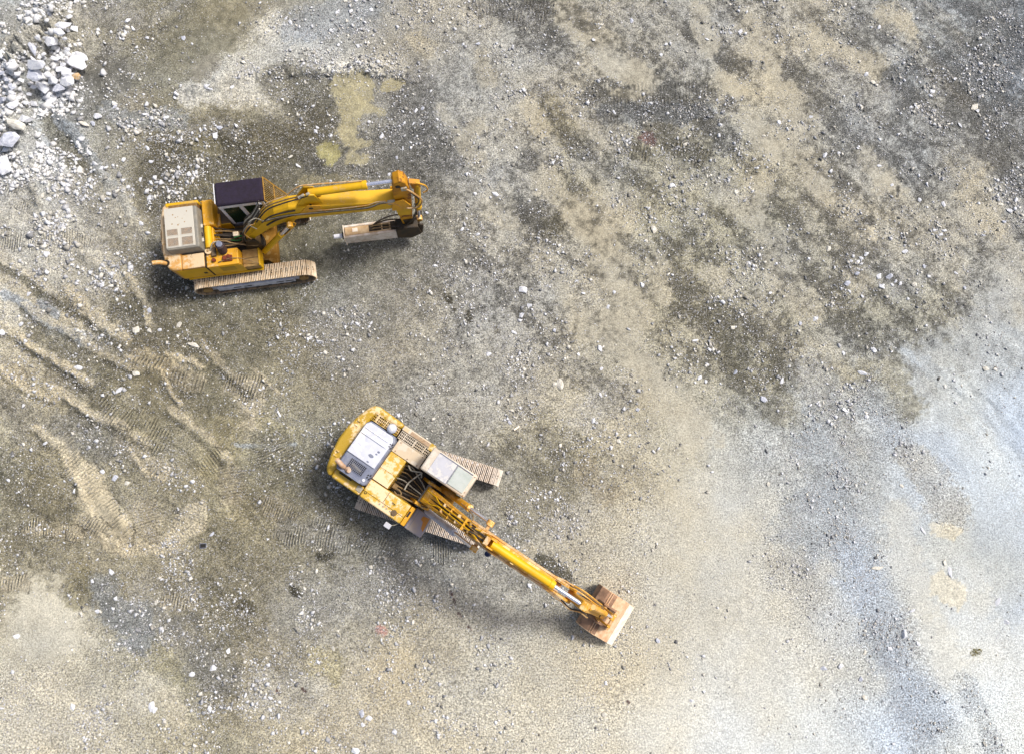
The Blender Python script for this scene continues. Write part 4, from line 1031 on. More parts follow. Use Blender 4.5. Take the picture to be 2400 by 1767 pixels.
# hoses in the well
for i in range(9):
    y = -.36 + i * .095
    hose([(-.9, y, 1.7 + .1 * (i % 3)), (-.55, y + .03 * (i % 2), 1.62), (-.15, y * .8 + .02, 1.52 + .05 * (i % 2)), (.2, y * .5 + .05, 1.7)], .022 + .008 * (i % 2), ('hose', 'hose_tan', 'hose')[i % 3], A)
hose([(-.35, -.1, 1.75), (-.1, -.16, 1.78), (.1, -.08, 1.78), (-.02, .02, 1.74), (-.25, -.02, 1.76)], .025, 'green_hose', A)
MB().box(-.28, -.08, .02, .2, 1.62, 1.8).build('valve_block', 'beige', A, .03)
hose([(-.95, -.44, 2.1), (-.7, -.28, 2.2), (-.45, -.26, 2.1), (-.2, -.34, 2.0), (.5, -.42, 1.75), (.62, -.3, 1.8)], .028, 'hose_tan', A)
hose([(-1.02, -.5, 2.05), (-.86, -.34, 2.25), (-.62, -.3, 2.28)], .024, 'pipe_white', A)
hose([(-.8, -.95, 1.97), (-.3, -.88, 2.0), (.1, -.9, 1.75), (.5, -1.05, 1.55)], .016, 'hose_tan', A)
for i in range(7):
    hose([(.05 + .03 * i, -.3 + .07 * i, 1.6), (.25 + .05 * i, -.34 + .06 * i, 2.4 + .1 * i), (.75 + .04 * i, -.3 + .06 * i, 3.1 + .06 * i), (1.35, -.24 + .07 * i, 3.95)], .024, ('hose', 'hose', 'pipe_white')[i % 3], A)
# cab
CX0, CX1, CY0, CY1 = -.34, 1.24, .66, 1.52
cab = MB().box(CX0, CX1, CY0, CY1, 1.2, 1.42).build('cab', 'bluegrey', A, .03)
MB().box(CX0 + .03, CX1 - .05, CY0 + .03, CY1 - .03, 1.425, 2.9).build('window_glass', 'glass', cab, .02)
pl = MB()
for x0, x1, tz in [(CX0, CX0 + .1, .0), (.36, .5, .05), (CX1 - .12, CX1 - .02, 0)]:
    for y0, y1 in ((CY0, CY0 + .06), (CY1 - .06, CY1)): pl.loft([(x0, y0, 1.42), (x1, y0, 1.42), (x1, y1, 1.42), (x0, y1, 1.42)], [(x0 - tz, y0, 2.92), (x1 - tz, y0, 2.92), (x1 - tz, y1, 2.92), (x0 - tz, y1, 2.92)])
for y0, y1 in ((CY0 - .004, CY0 + .05), (CY1 - .05, CY1 + .004)):
    pl.box(CX0 + .1, CX1 - .12, y0, y1, 2.74, 2.925)
pl.build('cab_pillar', 'white_frame', cab, .015)
rf = MB().box(CX0 - .05, CX1 + .06, CY0 - .03, CY1 + .03, 2.925, 3.05, .05, .05).build('roof', 'roof_dark', cab, .05, 40)
MB().box(CX0 - .075, CX0 - .052, CY0 + .1, CY1, 2.5, 3.0).build('rear_trim', 'white_frame', cab, .008)
MB().box(.95, 1.15, CY0 - .10, CY0 - .035, 2.84, 2.92).build('side_lamp', 'bluegrey', cab, .02)
gd = MB(); ga_, gb_ = Vector((1.30, 0, 3.0)), Vector((1.74, 0, 1.45))
for k in range(12):
    y = CY0 + .02 + k * (CY1 - CY0 - .04) / 11; gd.tube([(ga_.x, y, ga_.z), (gb_.x, y, gb_.z)], .012, 5)
for t in (0, .42, 1.0):
    p = ga_.lerp(gb_, t); gd.tube([(p.x, CY0, p.z), (p.x, CY1, p.z)], .022, 6)
for y in (CY0, CY1): gd.tube([(ga_.x, y, ga_.z), (gb_.x, y, gb_.z)], .028, 6)
for y in (CY0, CY1): gd.tube([(gb_.x, y, gb_.z), (1.25, y, 1.45)], .02, 6)
gd.build('front_guard', 'guard_paint', cab, 0, 50)
MB().box(1.235, 1.25, CY0 + .04, CY1 - .04, 1.45, 2.85).build('windscreen', 'glass', cab)
# boom
foot = (.42, 2.05)
prof = [(.28, 1.98), (.45, 1.86), (.66, 2.16), (1.3, 2.70), (2.05, 3.14), (2.5, 3.18), (5.55, 3.02), (5.95, 3.12), (6.05, 3.38), (5.9, 3.52), (5.0, 3.64), (3.5, 3.90), (2.9, 3.98), (2.3, 3.98), (1.75, 3.76), (1.2, 3.24), (.62, 2.54), (.3, 2.2)]
bo = plates(A, 'boom', prof, -.28, .22, 'yellow', .025)
for y0, y1 in ((-.30, -.282), (.222, .24)):
    MB().prism([(1.7, 3.4), (1.95, 3.08), (2.2, 3.02), (2.42, 3.3), (2.3, 3.6)], y0, y1).build('lug_plate', 'yellow', bo, .005)
    MB().prism([(2.55, 3.6), (2.75, 3.4), (3.35, 3.75), (3.35, 4.02), (2.95, 4.12)], y0, y1).build('lug_plate', 'orange', bo, .005)
lp = MB()
for y0, y1 in ((-.2, -.14), (.08, .14)): lp.prism([(2.6, 4.05), (3.45, 3.98), (3.3, 4.6), (3.0, 4.68)], y0, y1)
lp.build('cylinder_lug', 'yellow', bo, .015)
MB().cyl((3.02, -.305, 3.9), (3.02, .245, 3.9), .075, 14).build('pin', 'black', bo, 0, 40)
MB().cyl((.42, -.4, 2.05), (.42, .34, 2.05), .1, 16).build('foot_pin', 'steel', bo, .01, 40)
for y0, y1 in ((-.42, -.34), (.28, .36)): MB().prism([(-.02, 1.2), (.75, 1.2), (.6, 2.18), (.3, 2.2)], y0, y1).build('boom_bracket', 'dark_link', A, .015)
o = ram(A, (3.12, -.03, 4.5), (5.98, -.03, 4.56), .66, .135, 'yellow', 'arm_cylinder', .52)
for y in (-.49, .38):
    o = ram(A, (.66, y, 1.28), (2.12, y, 3.24), .66, .105, 'yellow', 'boom_cylinder', .6)
    if y < 0:
        MB().prism([(1.34, 2.30), (1.30, 1.88), (2.2, 3.0), (2.1, 3.24)], y + .06, y + .08).build('rod_guard', 'black', o, .005)
        MB().tube([(1.30, y + .07, 1.84), (2.22, y + .07, 2.98), (2.30, y + .07, 3.16), (2.24, y + .07, 3.3)], .022, 8).build('guard_rail', 'boom_yellow', o, 0, 50)
# pipes and hoses along the boom
for i, dz in enumerate((.0, .07)):
    hose([(1.25, -.30, 3.42 - dz), (2.0, -.31, 3.62 - dz), (2.9, -.315, 3.60 - dz), (4.6, -.31, 3.44 - dz), (5.0, -.31, 3.5 - dz), (5.3, -.31, 3.66 - dz), (5.75, -.32, 3.62 - dz)], .02, 'hose_tan' if i else 'pipe_white', A)
hose([(2.9, -.31, 3.78), (3.6, -.31, 3.66), (4.8, -.31, 3.62), (5.2, -.31, 3.76), (5.5, -.3, 3.72)], .018, 'pale_orange', A)
for k in range(6): MB().box(3.4 + k * .26, 3.43 + k * .26, -.33, -.282, 3.56 - .015 * k, 3.66 - .015 * k).build('pipe_clip', 'toolbox_tan', bo)
hose([(1.0, -.2, 3.2), (1.6, -.2, 4.0), (2.2, -.22, 4.36), (2.9, -.2, 4.55), (3.1, -.19, 4.62)], .026, 'hose', A)
hose([(1.0, -.1, 3.2), (1.6, -.1, 4.02), (2.2, -.1, 4.32), (2.9, -.14, 4.58), (3.05, -.16, 4.66)], .026, 'hose_tan', A)
hose([(1.1, .02, 3.3), (1.6, .04, 3.98), (2.3, .06, 4.3), (2.8, .1, 4.7), (3.2, .12, 4.75), (4.9, .06, 4.68)], .02, 'pale_orange', A)
hose([(1.2, -.29, 3.28), (1.6, -.31, 3.7), (2.0, -.31, 3.86), (2.5, -.31, 3.92)], .028, 'hose', A)
hose([(1.3, -.3, 3.05), (1.8, -.31, 3.42), (2.4, -.32, 3.62)], .03, 'hose', A)
hose([(.5, -.34, 2.1), (.42, -.36, 2.7), (.7, -.34, 3.2), (.95, -.3, 3.3)], .02, 'pale_orange', A)
hose([(.9, -.32, 2.9), (.8, -.36, 3.5), (1.1, -.3, 3.7), (1.25, -.3, 3.5)], .016, 'pipe_white', A)
for x, z in [(2.9, 4.66), (3.08, 4.72), (2.78, 4.55)]: MB().cyl((x, -.2, z), (x + .1, -.16, z + .02), .045, 10).build('hose_fitting', 'pipe_white', A, .008, 40)
# arm (hanging straight down) and breaker
aprof = [(5.82, 4.42), (5.9, 4.76), (6.12, 4.9), (6.28, 4.74), (6.37, 4.3), (6.38, 3.7), (6.33, 2.9), (6.2, 1.5), (6.16, 1.02), (5.96, .94), (5.86, 1.2), (5.78, 2.3), (5.72, 3.1), (5.78, 3.6)]
ar = plates(A, 'arm', aprof, -.24, .18, 'arm_paint', .03)
MB().cyl((5.95, -.33, 3.36), (5.95, .27, 3.36), .11, 16).build('arm_pin', 'steel', ar, .01, 40)
MB().cyl((6.02, -.26, 4.55), (6.02, .2, 4.55), .08, 14).build('pin', 'black', ar, 0, 40)
for y0, y1 in ((-.34, -.285), (.225, .28)):
    MB().prism([(5.7, 3.6), (5.62, 3.0), (5.95, 2.9), (6.3, 3.2), (6.1, 3.7)], y0, y1).build('knuckle_plate', 'orange', ar, .01)
MB().prism([(5.74, 3.0), (5.78, 2.35), (6.2, 2.3), (6.3, 2.9)], -.262, -.243).build('wear_patch', 'yellow', ar)
for y0, y1 in ((-.26, -.242),):
    MB().prism([(5.88, 1.9), (5.98, 1.05), (6.15, 1.05), (6.3, 1.9)], y0, y1).build('grease_stain_plate', 'dark_link', ar)
ram(A, (6.64, -.03, 4.2), (6.46, -.03, 1.35), .66, .115, 'yellow', 'bucket_cylinder', .5)
MB().prism([(6.4, 4.45), (6.75, 4.28), (6.74, 4.05), (6.46, 4.0)], -.12, .06).build('cylinder_lug', 'arm_paint', ar, .015)
hose([(6.2, -.28, 4.5), (6.5, -.34, 4.1), (6.7, -.36, 3.6), (6.6, -.34, 3.1), (6.3, -.30, 2.9), (6.0, -.31, 3.1), (5.8, -.33, 3.5), (5.5, -.32, 3.6)], .03, 'pale_orange', A)
hose([(6.25, -.28, 4.45), (6.45, -.33, 4.05), (6.62, -.34, 3.6), (6.5, -.31, 3.15)], .024, 'hose', A)
hose([(6.6, -.2, 4.6), (6.9, -.24, 4.4), (6.96, -.22, 4.0), (6.8, -.2, 3.8)], .026, 'boom_yellow', A)
hose([(6.45, -.28, 3.2), (6.42, -.31, 2.6), (6.25, -.31, 2.0), (5.9, -.3, 1.5), (5.4, -.2, 1.3)], .026, 'hose', A)
MB().box(6.1, 6.3, -.31, -.245, 4.3, 4.5).build('valve_block', 'pipe_white', ar, .015)
MB().box(5.55, 5.8, -.32, -.24, 3.42, 3.66).build('valve_block', 'pipe_white', A, .015)
lk = MB()
for y0, y1 in ((-.34, -.28), (.2, .26)): lk.prism([(6.44, 1.5), (6.6, 1.4), (6.5, .7), (6.2, .5), (6.1, .7)], y0, y1)
lk.build('linkage', 'dark_link', A, .01)
TL = Matrix.Translation((5.95, -.12, .86)) @ Matrix.Rotation(R(1.5), 4, 'Y')   # the breaker points back under the boom
hbk = MB().prism([(-2.32, -.30), (-2.32, .30), (-.45, .34), (-.2, .28), (-.2, -.26), (-.45, -.32)], -.16, .16).build('hydraulic_breaker', 'hammer', A, .02, xf=TL)
sp_ = MB()
for y0, y1 in ((-.25, -.165), (.165, .25)): sp_.prism([(-2.34, -.26), (-2.34, .3), (-.3, .36), (.1, .5), (.32, .36), (.3, -.1), (-.1, -.30)], y0, y1)
sp_.build('side_plate', 'hammer_side', hbk, .015, xf=TL)
MB().box(-2.38, -2.345, -.27, .27, -.36, .32).build('nose_plate', 'lip', hbk, .01, xf=TL)
MB().cyl((-2.35, 0, -.04), (-2.78, 0, -.04), .085, 16).build('chisel', 'white_frame', hbk, .012, 40, xf=TL)
MB().cyl((-2.36, 0, -.04), (-2.46, 0, -.04), .14, 16).build('chisel_collar', 'black', hbk, .01, 40, xf=TL)
MB().box(-2.04, -1.84, -.05, .1, .3, .316).build('access_cover', 'lip', hbk, .005, xf=TL)
oil = MB(); oil.box(-1.42, -.95, -.12, .14, .302, .33); oil.box(-.6, -.43, -.165, .165, .35, .38); oil.box(-.9, -.66, -.1, .12, .31, .36); oil.build('oil_stained_plate', 'dark_link', hbk, .01, xf=TL)
for dy in (-.05, .06):
    MB().tube([(-1.35, dy, .33), (-1.2, dy, .40), (-.75, dy, .40), (-.6, dy, .34)], .022, 6).build('pressure_pipe', 'hose_tan', hbk, 0, 50, xf=TL)
bk = MB(); bk.prism([(-.42, -.2), (-.42, .44), (-.1, .66), (.42, .6), (.52, -.05), (.1, -.36)], -.3, .16); bk.build('mounting_bracket', 'dark_link', hbk, .03, xf=TL)
hose([(5.9, .1, 1.6), (5.4, .12, 1.55), (4.9, .05, 1.35), (4.75, -.02, 1.22), (4.95, -.1, 1.24)], .03, 'hose', A)
hose([(5.9, -.05, 1.5), (5.3, 0, 1.5), (4.8, 0, 1.3), (4.6, -.08, 1.2)], .028, 'dark_link', A)

# ------------------------------------------------------------------ excavator with bucket
Bm = machine((-1.906, .377), R(-34), 'dusty mustard excavator with a pale cab roof and a rusty bucket on the ground')
undercarriage(Bm, 2.28, 4.62, .6, .92, R(16), (0, 0), 'shoe2', 'dirty_yellow')
MB().box(-2.9, .1, -1.42, 1.35, 1.06, 1.22).build('deck', 'deck', Bm, .015)
cw = [(-1.86, 1.38), (-2.9, 1.42), (-3.08, 1.36), (-3.2, 1.2), (-3.36, .75), (-3.46, .2), (-3.47, -.25), (-3.38, -.8), (-3.24, -1.25), (-3.12, -1.42), (-2.95, -1.47), (-2.9, -1.1), (-2.94, .92), (-2.9, 1.14), (-1.86, 1.18)]
o = MB().loft([(x * .985, y * .985, 1.05) for x, y in cw], [(x, y, 2.1) for x, y in cw]).build('counterweight', 'mustard', Bm, .09, 35)
for y in (.62, -.62):
    MB().box(-3.26, -3.14, y - .03, y + .03, 2.1, 2.16).build('lifting_eye', 'mustard', o, .015)
    MB().box(-3.27, -3.13, y - .2, y - .14, 2.1, 2.14).build('lifting_eye', 'dusty_mustard', o, .015)
MB().cyl((-3.46, -.6, 1.9), (-3.54, -.62, 1.92), .035, 10).build('rear_lamp', 'pipe_white', o, .005, 40)
# right flank
o = MB().box(-2.92, -1.76, -1.46, -1.12, 1.22, 2.07).build('side_cover', 'dusty_mustard', Bm, .07, 35)
MB().box(-2.75, -2.25, -1.2, -1.15, 2.071, 2.078).build('vent_slot', 'black', o)
MB().box(-1.97, -1.76, -1.35, -1.16, 2.072, 2.11).build('cover_handle', 'pipe_white', o, .015)
o = MB().box(-1.74, -.08, -1.46, -.76, 1.22, 2.07).build('tank_cover', 'dusty_mustard', Bm, .05, 35)
MB().box(-1.745, -.1, -1.215, -1.2, 2.0705, 2.074).build('seam', 'dark_link', o)
MB().box(-.95, -.935, -1.19, -.77, 2.0705, 2.074).build('seam', 'dark_link', o)
for x in (-1.0, -.86, -.72, -.57, -.45): MB().cyl((x, -1.28, 2.07), (x, -1.28, 2.10), .03, 10).build('bolt', 'pipe_white', o, 0, 40)
MB().cyl((-.43, -1.26, 2.07), (-.43, -1.26, 2.13), .10, 20).build('filler_cap', 'brown_plate', o, .015, 40)
MB().cyl((-1.62, -1.24, 2.07), (-1.62, -1.24, 2.09), .05, 16).build('locking_ring', 'black', o, 0, 40)
MB().cyl((-1.62, -1.24, 2.09), (-1.62, -1.24, 2.096), .03, 16).build('lock', 'mustard', o, 0, 40)
MB().tube([(-.66, -1.0, 2.07), (-.66, -1.0, 2.13), (-.55, -1.02, 2.13), (-.55, -1.02, 2.07)], .012, 6).build('handle', 'black', o)
o = MB().box(-.065, .08, -1.46, -.76, 1.22, 1.98).build('front_cover', 'orange', Bm, .02)
MB().box(-.04, .03, -1.14, -.93, 1.981, 1.985).build('slot', 'black', o)
o = MB().box(.085, .74, -1.52, -.72, 1.0, 1.5).build('tool_box', 'grey_box', Bm, .03)
MB().box(.2, .215, -1.45, -.78, 1.501, 1.506).build('lid_seam', 'bluegrey', o)
MB().box(.085, .12, -1.5, -.74, 1.5, 1.54).build('lid_hinge', 'bluegrey', o, .006)
MB().prism([(.42, -.84), (.66, -.8), (.7, -1.3), (.58, -1.22), (.52, -1.02), (.4, -.98)], 1.5005, 1.5025, 'z').build('scraped_paint', 'rust_spot', o)
MB().tube([(.7, -1.5, 1.2), (.7, -1.62, 1.25), (.82, -1.62, 1.3), (.84, -1.5, 1.3)], .014, 6).build('grab_handle', 'pipe_white', Bm, 0, 50)
MB().tube([(-.1, -1.44, 1.7), (-.2, -1.6, 1.8), (-.3, -1.68, 1.8)], .014, 6).build('mirror_arm', 'pipe_white', Bm, 0, 50)
MB().box(-.52, -.28, -1.84, -1.66, 1.76, 1.82).build('side_mirror', 'cab_silver', Bm, .02)
# left flank with its grilles
o = MB().box(-1.85, -.53, 1.17, 1.37, 1.22, 2.07).build('side_cover', 'beige', Bm, .04, 35)
ls = MB()
for k in range(26): ls.box(-1.5 + k * .03, -1.485 + k * .03, 1.2, 1.33, 2.071, 2.079)
ls.build('louvre', 'grille', o)
MB().box(-.72, -.53, 1.12, 1.375, 2.071, 2.085).build('corner_patch', 'mustard', o, .004)
MB().box(-1.78, -1.6, 1.2, 1.33, 2.071, 2.08).build('hatch', 'pale_orange', o, .004)
for x0, x1, y0, y1, m, bk_ in [(-2.92, -1.88, .9, 1.16, 'mustard', 'amber'), (-1.8, -.6, .88, 1.15, 'beige', 'black')]:
    MB().box(x0, x1, y0, y1, 1.22, 1.86).build('cooler_core', bk_, Bm, .01)
    g = MB(); nb = int((x1 - x0) / .062)
    for k in range(nb + 1): x = x0 + k * (x1 - x0) / nb; g.box(x - .008, x + .008, y0, y1, 2.03, 2.055)
    for k in range(4): y = y0 + k * (y1 - y0) / 3; g.box(x0, x1, y - .011, y + .011, 2.056, 2.072)
    for k in range(3): x = x0 + (k + .5) * (x1 - x0) / 3; g.box(x - .016, x + .016, y0, y1, 2.0725, 2.08)
    g.build('grille', m, Bm)
o = MB()
for k in range(9):
    a0, a1 = k * math.pi / 18, (k + 1) * math.pi / 18
    o.tube([(-2.08, 1.02, 2.42 + .14 * math.sin(a0)), (-2.08, 1.02, 2.42 + .14 * math.sin(a1))], .175 * math.cos(a0), 20, .175 * math.cos(a1) + .001, caps=False)
o.cyl((-2.08, 1.02, 1.9), (-2.08, 1.02, 2.3), .07, 14); o.tube([(-2.08, 1.02, 2.3), (-2.08, 1.02, 2.42)], .13, 20, .175)
o.build('air_precleaner', 'silver', Bm, 0, 60)
# hood
hp = [(-2.94, -1.0), (-2.86, -1.1), (-1.8, -1.1), (-1.73, -1.02), (-1.73, .72), (-1.85, .86), (-2.82, .86), (-2.94, .72)]
ho = MB().loft([(x, y, 1.22) for x, y in hp], [(x * .995, y * .99, 2.42) for x, y in hp]).build('engine_hood', 'bluegrey', Bm, .07, 35)
MB().prism([(-2.9, -.42), (-1.78, -.42), (-1.78, .66), (-1.88, .8), (-2.8, .8), (-2.9, .68)], 2.425, 2.47, 'z').build('hood_lid', 'silver', ho, .025, 35)
for y in (.36, .56): MB().box(-2.84, -1.9, y - .02, y + .02, 2.471, 2.49, .0, .01).build('lid_rib', 'silver', ho, .008)
MB().box(-2.85, -1.85, .33, .345, 2.4705, 2.474).build('lid_seam', 'bluegrey', ho)
for x, y, a, b_ in [(-2.12, -.12, .10, .06), (-1.98, .12, .05, .04), (-2.0, .02, .04, .03), (-2.1, -.34, .05, .03)]:
    MB().prism([(x + a * math.cos(t * .7) * (1 + .2 * math.sin(3 * t)), y + b_ * math.sin(t * .7)) for t in range(9)], 2.4705, 2.4735, 'z').build('oil_stain', 'bluegrey', ho)
MB().box(-2.62, -2.0, -.86, -.52, 2.424, 2.43).build('grille_opening', 'black', ho)
MB().cyl((-2.5, -.7, 2.36), (-2.1, -.76, 2.36), .1, 16).build('muffler', 'steel', ho, .01, 40)
g = MB()
for k in range(11): x = -2.62 + k * .062; g.box(x - .008, x + .008, -.86, -.52, 2.44, 2.452)
for k in range(7): y = -.86 + k * .057; g.box(-2.62, -2.0, y - .005, y + .005, 2.453, 2.46)
g.build('grille', 'bluegrey', ho)
o = MB().tube(spline([(-2.66, -.92, 2.4), (-2.72, -.9, 2.58), (-2.84, -.86, 2.68), (-2.96, -.84, 2.70)]), .085, 14).build('exhaust_pipe', 'copper', Bm, 0, 50)
MB().cyl((-2.5, -.92, 2.42), (-2.42, -.92, 2.56), .11, 16, .07).build('exhaust_collar', 'copper', Bm, .01, 40)
MB().box(-2.86, -1.9, -1.09, -1.0, 2.42, 2.45).build('hood_lip', 'bluegrey', ho, .02)
MB().cyl((-1.86, -.92, 2.42), (-1.86, -.92, 2.45), .05, 12).build('hood_cap', 'white_frame', ho, .01, 40)
for x, y in ((-1.75, .52), (-1.76, -.72)):
    q = MB()
    for k in range(5): q.box(x + .07 * math.cos(k * 1.3) - .02, x + .07 * math.cos(k * 1.3) + .02, y + .07 * math.sin(k * 1.3) - .02, y + .07 * math.sin(k * 1.3) + .02, 2.43, 2.48)
    q.build('hood_latch', 'black', ho, .008)
# mid decks
o = MB().box(-1.72, -.6, .39, .86, 1.22, 2.06).build('valve_cover', 'beige', Bm, .02)
for x, y in ((-1.6, .46), (-1.1, .46), (-.7, .46), (-1.6, .8), (-.7, .8)): MB().cyl((x, y, 2.06), (x, y, 2.08), .022, 8).build('bolt', 'rust', o)
o = MB().box(-1.71, -1.08, -.73, .375, 1.22, 2.09).build('pump_cover', 'dusty_mustard', Bm, .02)
MB().box(-1.705, -1.085, -.26, -.25, 2.091, 2.094).build('seam', 'dark_link', o)
MB().box(-1.08, .1, -.75, .42, 1.22, 1.26).build('pump_well', 'black', Bm)
for i in range(8):
    y = -.66 + i * .13
    hose([(-1.07, y, 1.7), (-.8, y + .06, 1.75 + .05 * (i % 3)), (-.5, y * .8 - .03, 1.62), (-.2, y * .6 - .1, 1.75), (.05, y * .35 - .17, 2.0)], .024, ('hose', 'hose_tan', 'hose', 'pipe_white')[i % 4], Bm)
hose([(-.95, .3, 1.95), (-.78, .22, 2.02), (-.6, .28, 2.0), (-.44, .34, 2.0), (-.35, .2, 1.95)], .024, 'pipe_white', Bm)
hose([(-.42, .36, 1.95), (-.52, .1, 1.98), (-.62, -.2, 1.92), (-.6, -.45, 1.9)], .026, 'pipe_white', Bm)
hose([(-1.0, -.6, 1.95), (-.75, -.55, 2.0), (-.6, -.62, 1.98), (-.68, -.72, 1.97), (-.85, -.68, 1.97)], .024, 'hose_tan', Bm)
MB().box(-1.02, -.86, -.62, -.44, 1.7, 1.86).build('valve_block', 'hose_tan', Bm, .02)
hose([(-.7, -.7, 1.9), (-.3, -.66, 1.8), (.1, -.6, 1.95), (.4, -.5, 2.3)], .028, 'hose_tan', Bm)
# cab
cab = MB().box(-.45, 1.24, .47, 1.29, 1.15, 2.0, .0, .0).build('cab', 'cab_cream', Bm, .05)
MB().box(-.42, 1.18, .51, 1.25, 2.005, 2.86).build('window_glass', 'glass', cab, .03)
pl = MB()
for x in (-.44, .32, 1.14):
    for y in (.48, 1.22): pl.box(x, x + .08, y, y + .06, 2.0, 2.87)
pl.build('cab_pillar', 'cab_cream', cab, .015)
rf = MB().box(-.49, 1.27, .44, 1.31, 2.87, 3.0, .02, .02).build('roof', 'cab_cream', cab, .05, 40)
MB().box(-.22, .5, .5, 1.22, 3.001, 3.02).build('roof_panel', 'cab_silver', rf, .015)
sk = MB().box(.54, 1.14, .54, 1.2, 3.001, 3.035).build('skylight', 'skylight', rf, .03)
MB().box(-.2, 1.12, 1.225, 1.255, 3.0015, 3.03).build('roof_rail', 'bluegrey', rf, .01)
MB().box(.505, .53, .5, 1.22, 3.001, 3.015).build('roof_seam', 'bluegrey', rf)
for x, y in ((1.2, .5), (1.2, .62), (1.2, 1.22)): MB().cyl((x, y, 3.0), (x, y, 3.02), .02, 8).build('bolt', 'rust', rf)
# boom
prof = [(-.02, 1.9), (.12, 1.76), (.34, 1.95), (1.2, 2.95), (2.2, 3.98), (2.9, 4.12), (4.9, 3.78), (5.45, 3.45), (5.74, 3.4), (5.86, 3.62), (5.7, 3.86), (5.0, 4.28), (3.6, 4.66), (2.8, 4.78), (2.3, 4.74), (1.6, 4.18), (.7, 3.0), (.1, 2.2)]
bo = MB()
bo.prism([(2.2, 3.98), (2.9, 4.12), (4.9, 3.78), (5.0, 4.28), (3.6, 4.66), (2.8, 4.78), (2.3, 4.74), (2.0, 4.5), (1.95, 3.7)], -.36, .02)
lo = [(-.02, 1.9), (.12, 1.76), (.34, 1.95), (1.2, 2.95), (1.95, 3.7), (2.0, 4.5), (1.6, 4.18), (.7, 3.0), (.1, 2.2)]
yl = [-.46, -.46, -.45, -.40, -.361, -.361, -.38, -.43, -.46]
bo.loft([(x, y, z) for (x, z), y in zip(lo, yl)], [(x, -.34 - y, z) for (x, z), y in zip(lo, yl)])
for y0, y1 in ((-.40, -.32), (-.02, .06)):
    bo.prism([(4.85, 3.75), (5.45, 3.45), (5.74, 3.4), (5.86, 3.62), (5.7, 3.86), (4.95, 4.28)], y0, y1)
bo = bo.build('boom', 'boom_yellow', Bm, .02)
MB().box(5.0, 5.3, -.30, -.04, 3.7, 3.9).build('boom_nose', 'pale_orange', bo, .02)
for y0, y1 in ((-.43, -.365), (.025, .09)): MB().prism([(1.9, 4.46), (2.9, 4.8), (5.0, 4.31), (5.5, 3.98), (5.5, 3.8), (5.0, 4.1), (2.9, 4.6), (1.95, 4.3)], y0, y1).build('edge_strip', 'pale_orange', bo, .008)
lg = MB()
for y0, y1 in ((-.33, -.28), (-.06, -.01)): lg.prism([(2.4, 4.7), (2.95, 4.72), (2.85, 5.1), (2.65, 5.12)], y0, y1)
lg.build('cylinder_lug', 'boom_yellow', bo, .015)
MB().box(2.5, 2.66, -.30, -.04, 4.95, 5.1).build('pin_block', 'pale_orange', bo, .02)
o = ram(Bm, (2.74, -.17, 5.02), (6.12, -.17, 4.42), .66, .125, 'cylinder_yellow', 'arm_cylinder', .5)
MB().box(3.5, 3.62, -.335, -.0, 4.8, 4.9).build('cylinder_band', 'dusty_mustard', bo, .01)
# steel pipes on top of the boom
for i, y in enumerate((-.10, -.19)):
    s = 1 if i == 0 else -1
    hose([(.12, -.17 + s * .16, 2.35), (.5, -.17 + s * .15, 2.86), (.72, -.17 + s * .05, 3.14), (1.6, -.17 + s * .05, 4.30), (2.05, -.17 + s * .06, 4.66), (2.3, -.17 + s * .13, 4.86)], .022, 'cylinder_yellow', Bm, 'boom_pipe', False)
    hose([(2.3, -.17 + s * .13, 4.86), (2.6, -.17 + s * .22, 4.84), (3.6, -.17 + s * .24, 4.62), (4.9, -.17 + s * .24, 4.3), (5.3, -.17 + s * .30, 4.1), (5.75, -.17 + s * .3, 3.96)], .02, 'pale_orange', Bm, 'boom_pipe', False)
hose([(.2, -.40, 2.3), (.55, -.36, 2.9), (.9, -.33, 3.36), (1.8, -.30, 4.44)], .018, 'boom_yellow', Bm, 'boom_pipe', False)
hose([(.3, .04, 2.5), (.6, 0, 2.95), (1.0, -.02, 3.5), (1.8, -.03, 4.44)], .018, 'boom_yellow', Bm, 'boom_pipe', False)
for x, z in ((.92, 3.36), (1.5, 4.1)):
    for y in (-.27, -.06): MB().box(x - .06, x + .06, y - .05, y + .05, z - .04, z + .05).build('pipe_clamp', 'pale_orange', bo, .015)
for x, y, z in ((1.9, -.05, 4.5), (1.95, -.28, 4.52)): MB().cyl((x, y, z), (x + .02, y, z + .1), .045, 12).build('hose_fitting', 'toolbox_tan', bo, .01, 40)
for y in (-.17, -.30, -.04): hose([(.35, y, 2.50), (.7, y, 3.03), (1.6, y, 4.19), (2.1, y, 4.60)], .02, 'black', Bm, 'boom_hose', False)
for y in (-.235, -.105): hose([(2.0, y, 4.66), (2.3, y, 4.80), (2.55, y, 4.84)], .03, 'hose', Bm, 'boom_hose', False)
for x, z in ((1.2, 3.67), (1.75, 4.37)): MB().box(x - .04, x + .04, -.36, .02, z - .01, z + .07).build('pipe_strap', 'orange', bo, .01)
for y0, y1 in ((-.62, -.52), (.18, .28)): MB().prism([(-.35, 1.22), (.6, 1.22), (.3, 2.05), (-.05, 2.1)], y0, y1).build('boom_bracket', 'boom_yellow', Bm, .015)
MB().cyl((.06, -.66, 1.95), (.06, .32, 1.95), .09, 16).build('foot_pin', 'steel', bo, .01, 40)
MB().cyl((2.42, -.6, 3.92), (2.42, .27, 3.92), .06, 14).build('cylinder_pin', 'pale_orange', bo, .01, 40)
for y in (.29, -.63): ram(Bm, (.42, y, 1.45), (2.42, y, 3.92), .60, .115, 'boom_yellow' if y > 0 else 'track_frame', 'boom_cylinder', .58)
hose([(1.3, .27, 3.0), (1.6, .24, 3.45), (1.85, .16, 3.8), (1.9, .05, 3.9)], .016, 'hose_tan', Bm)
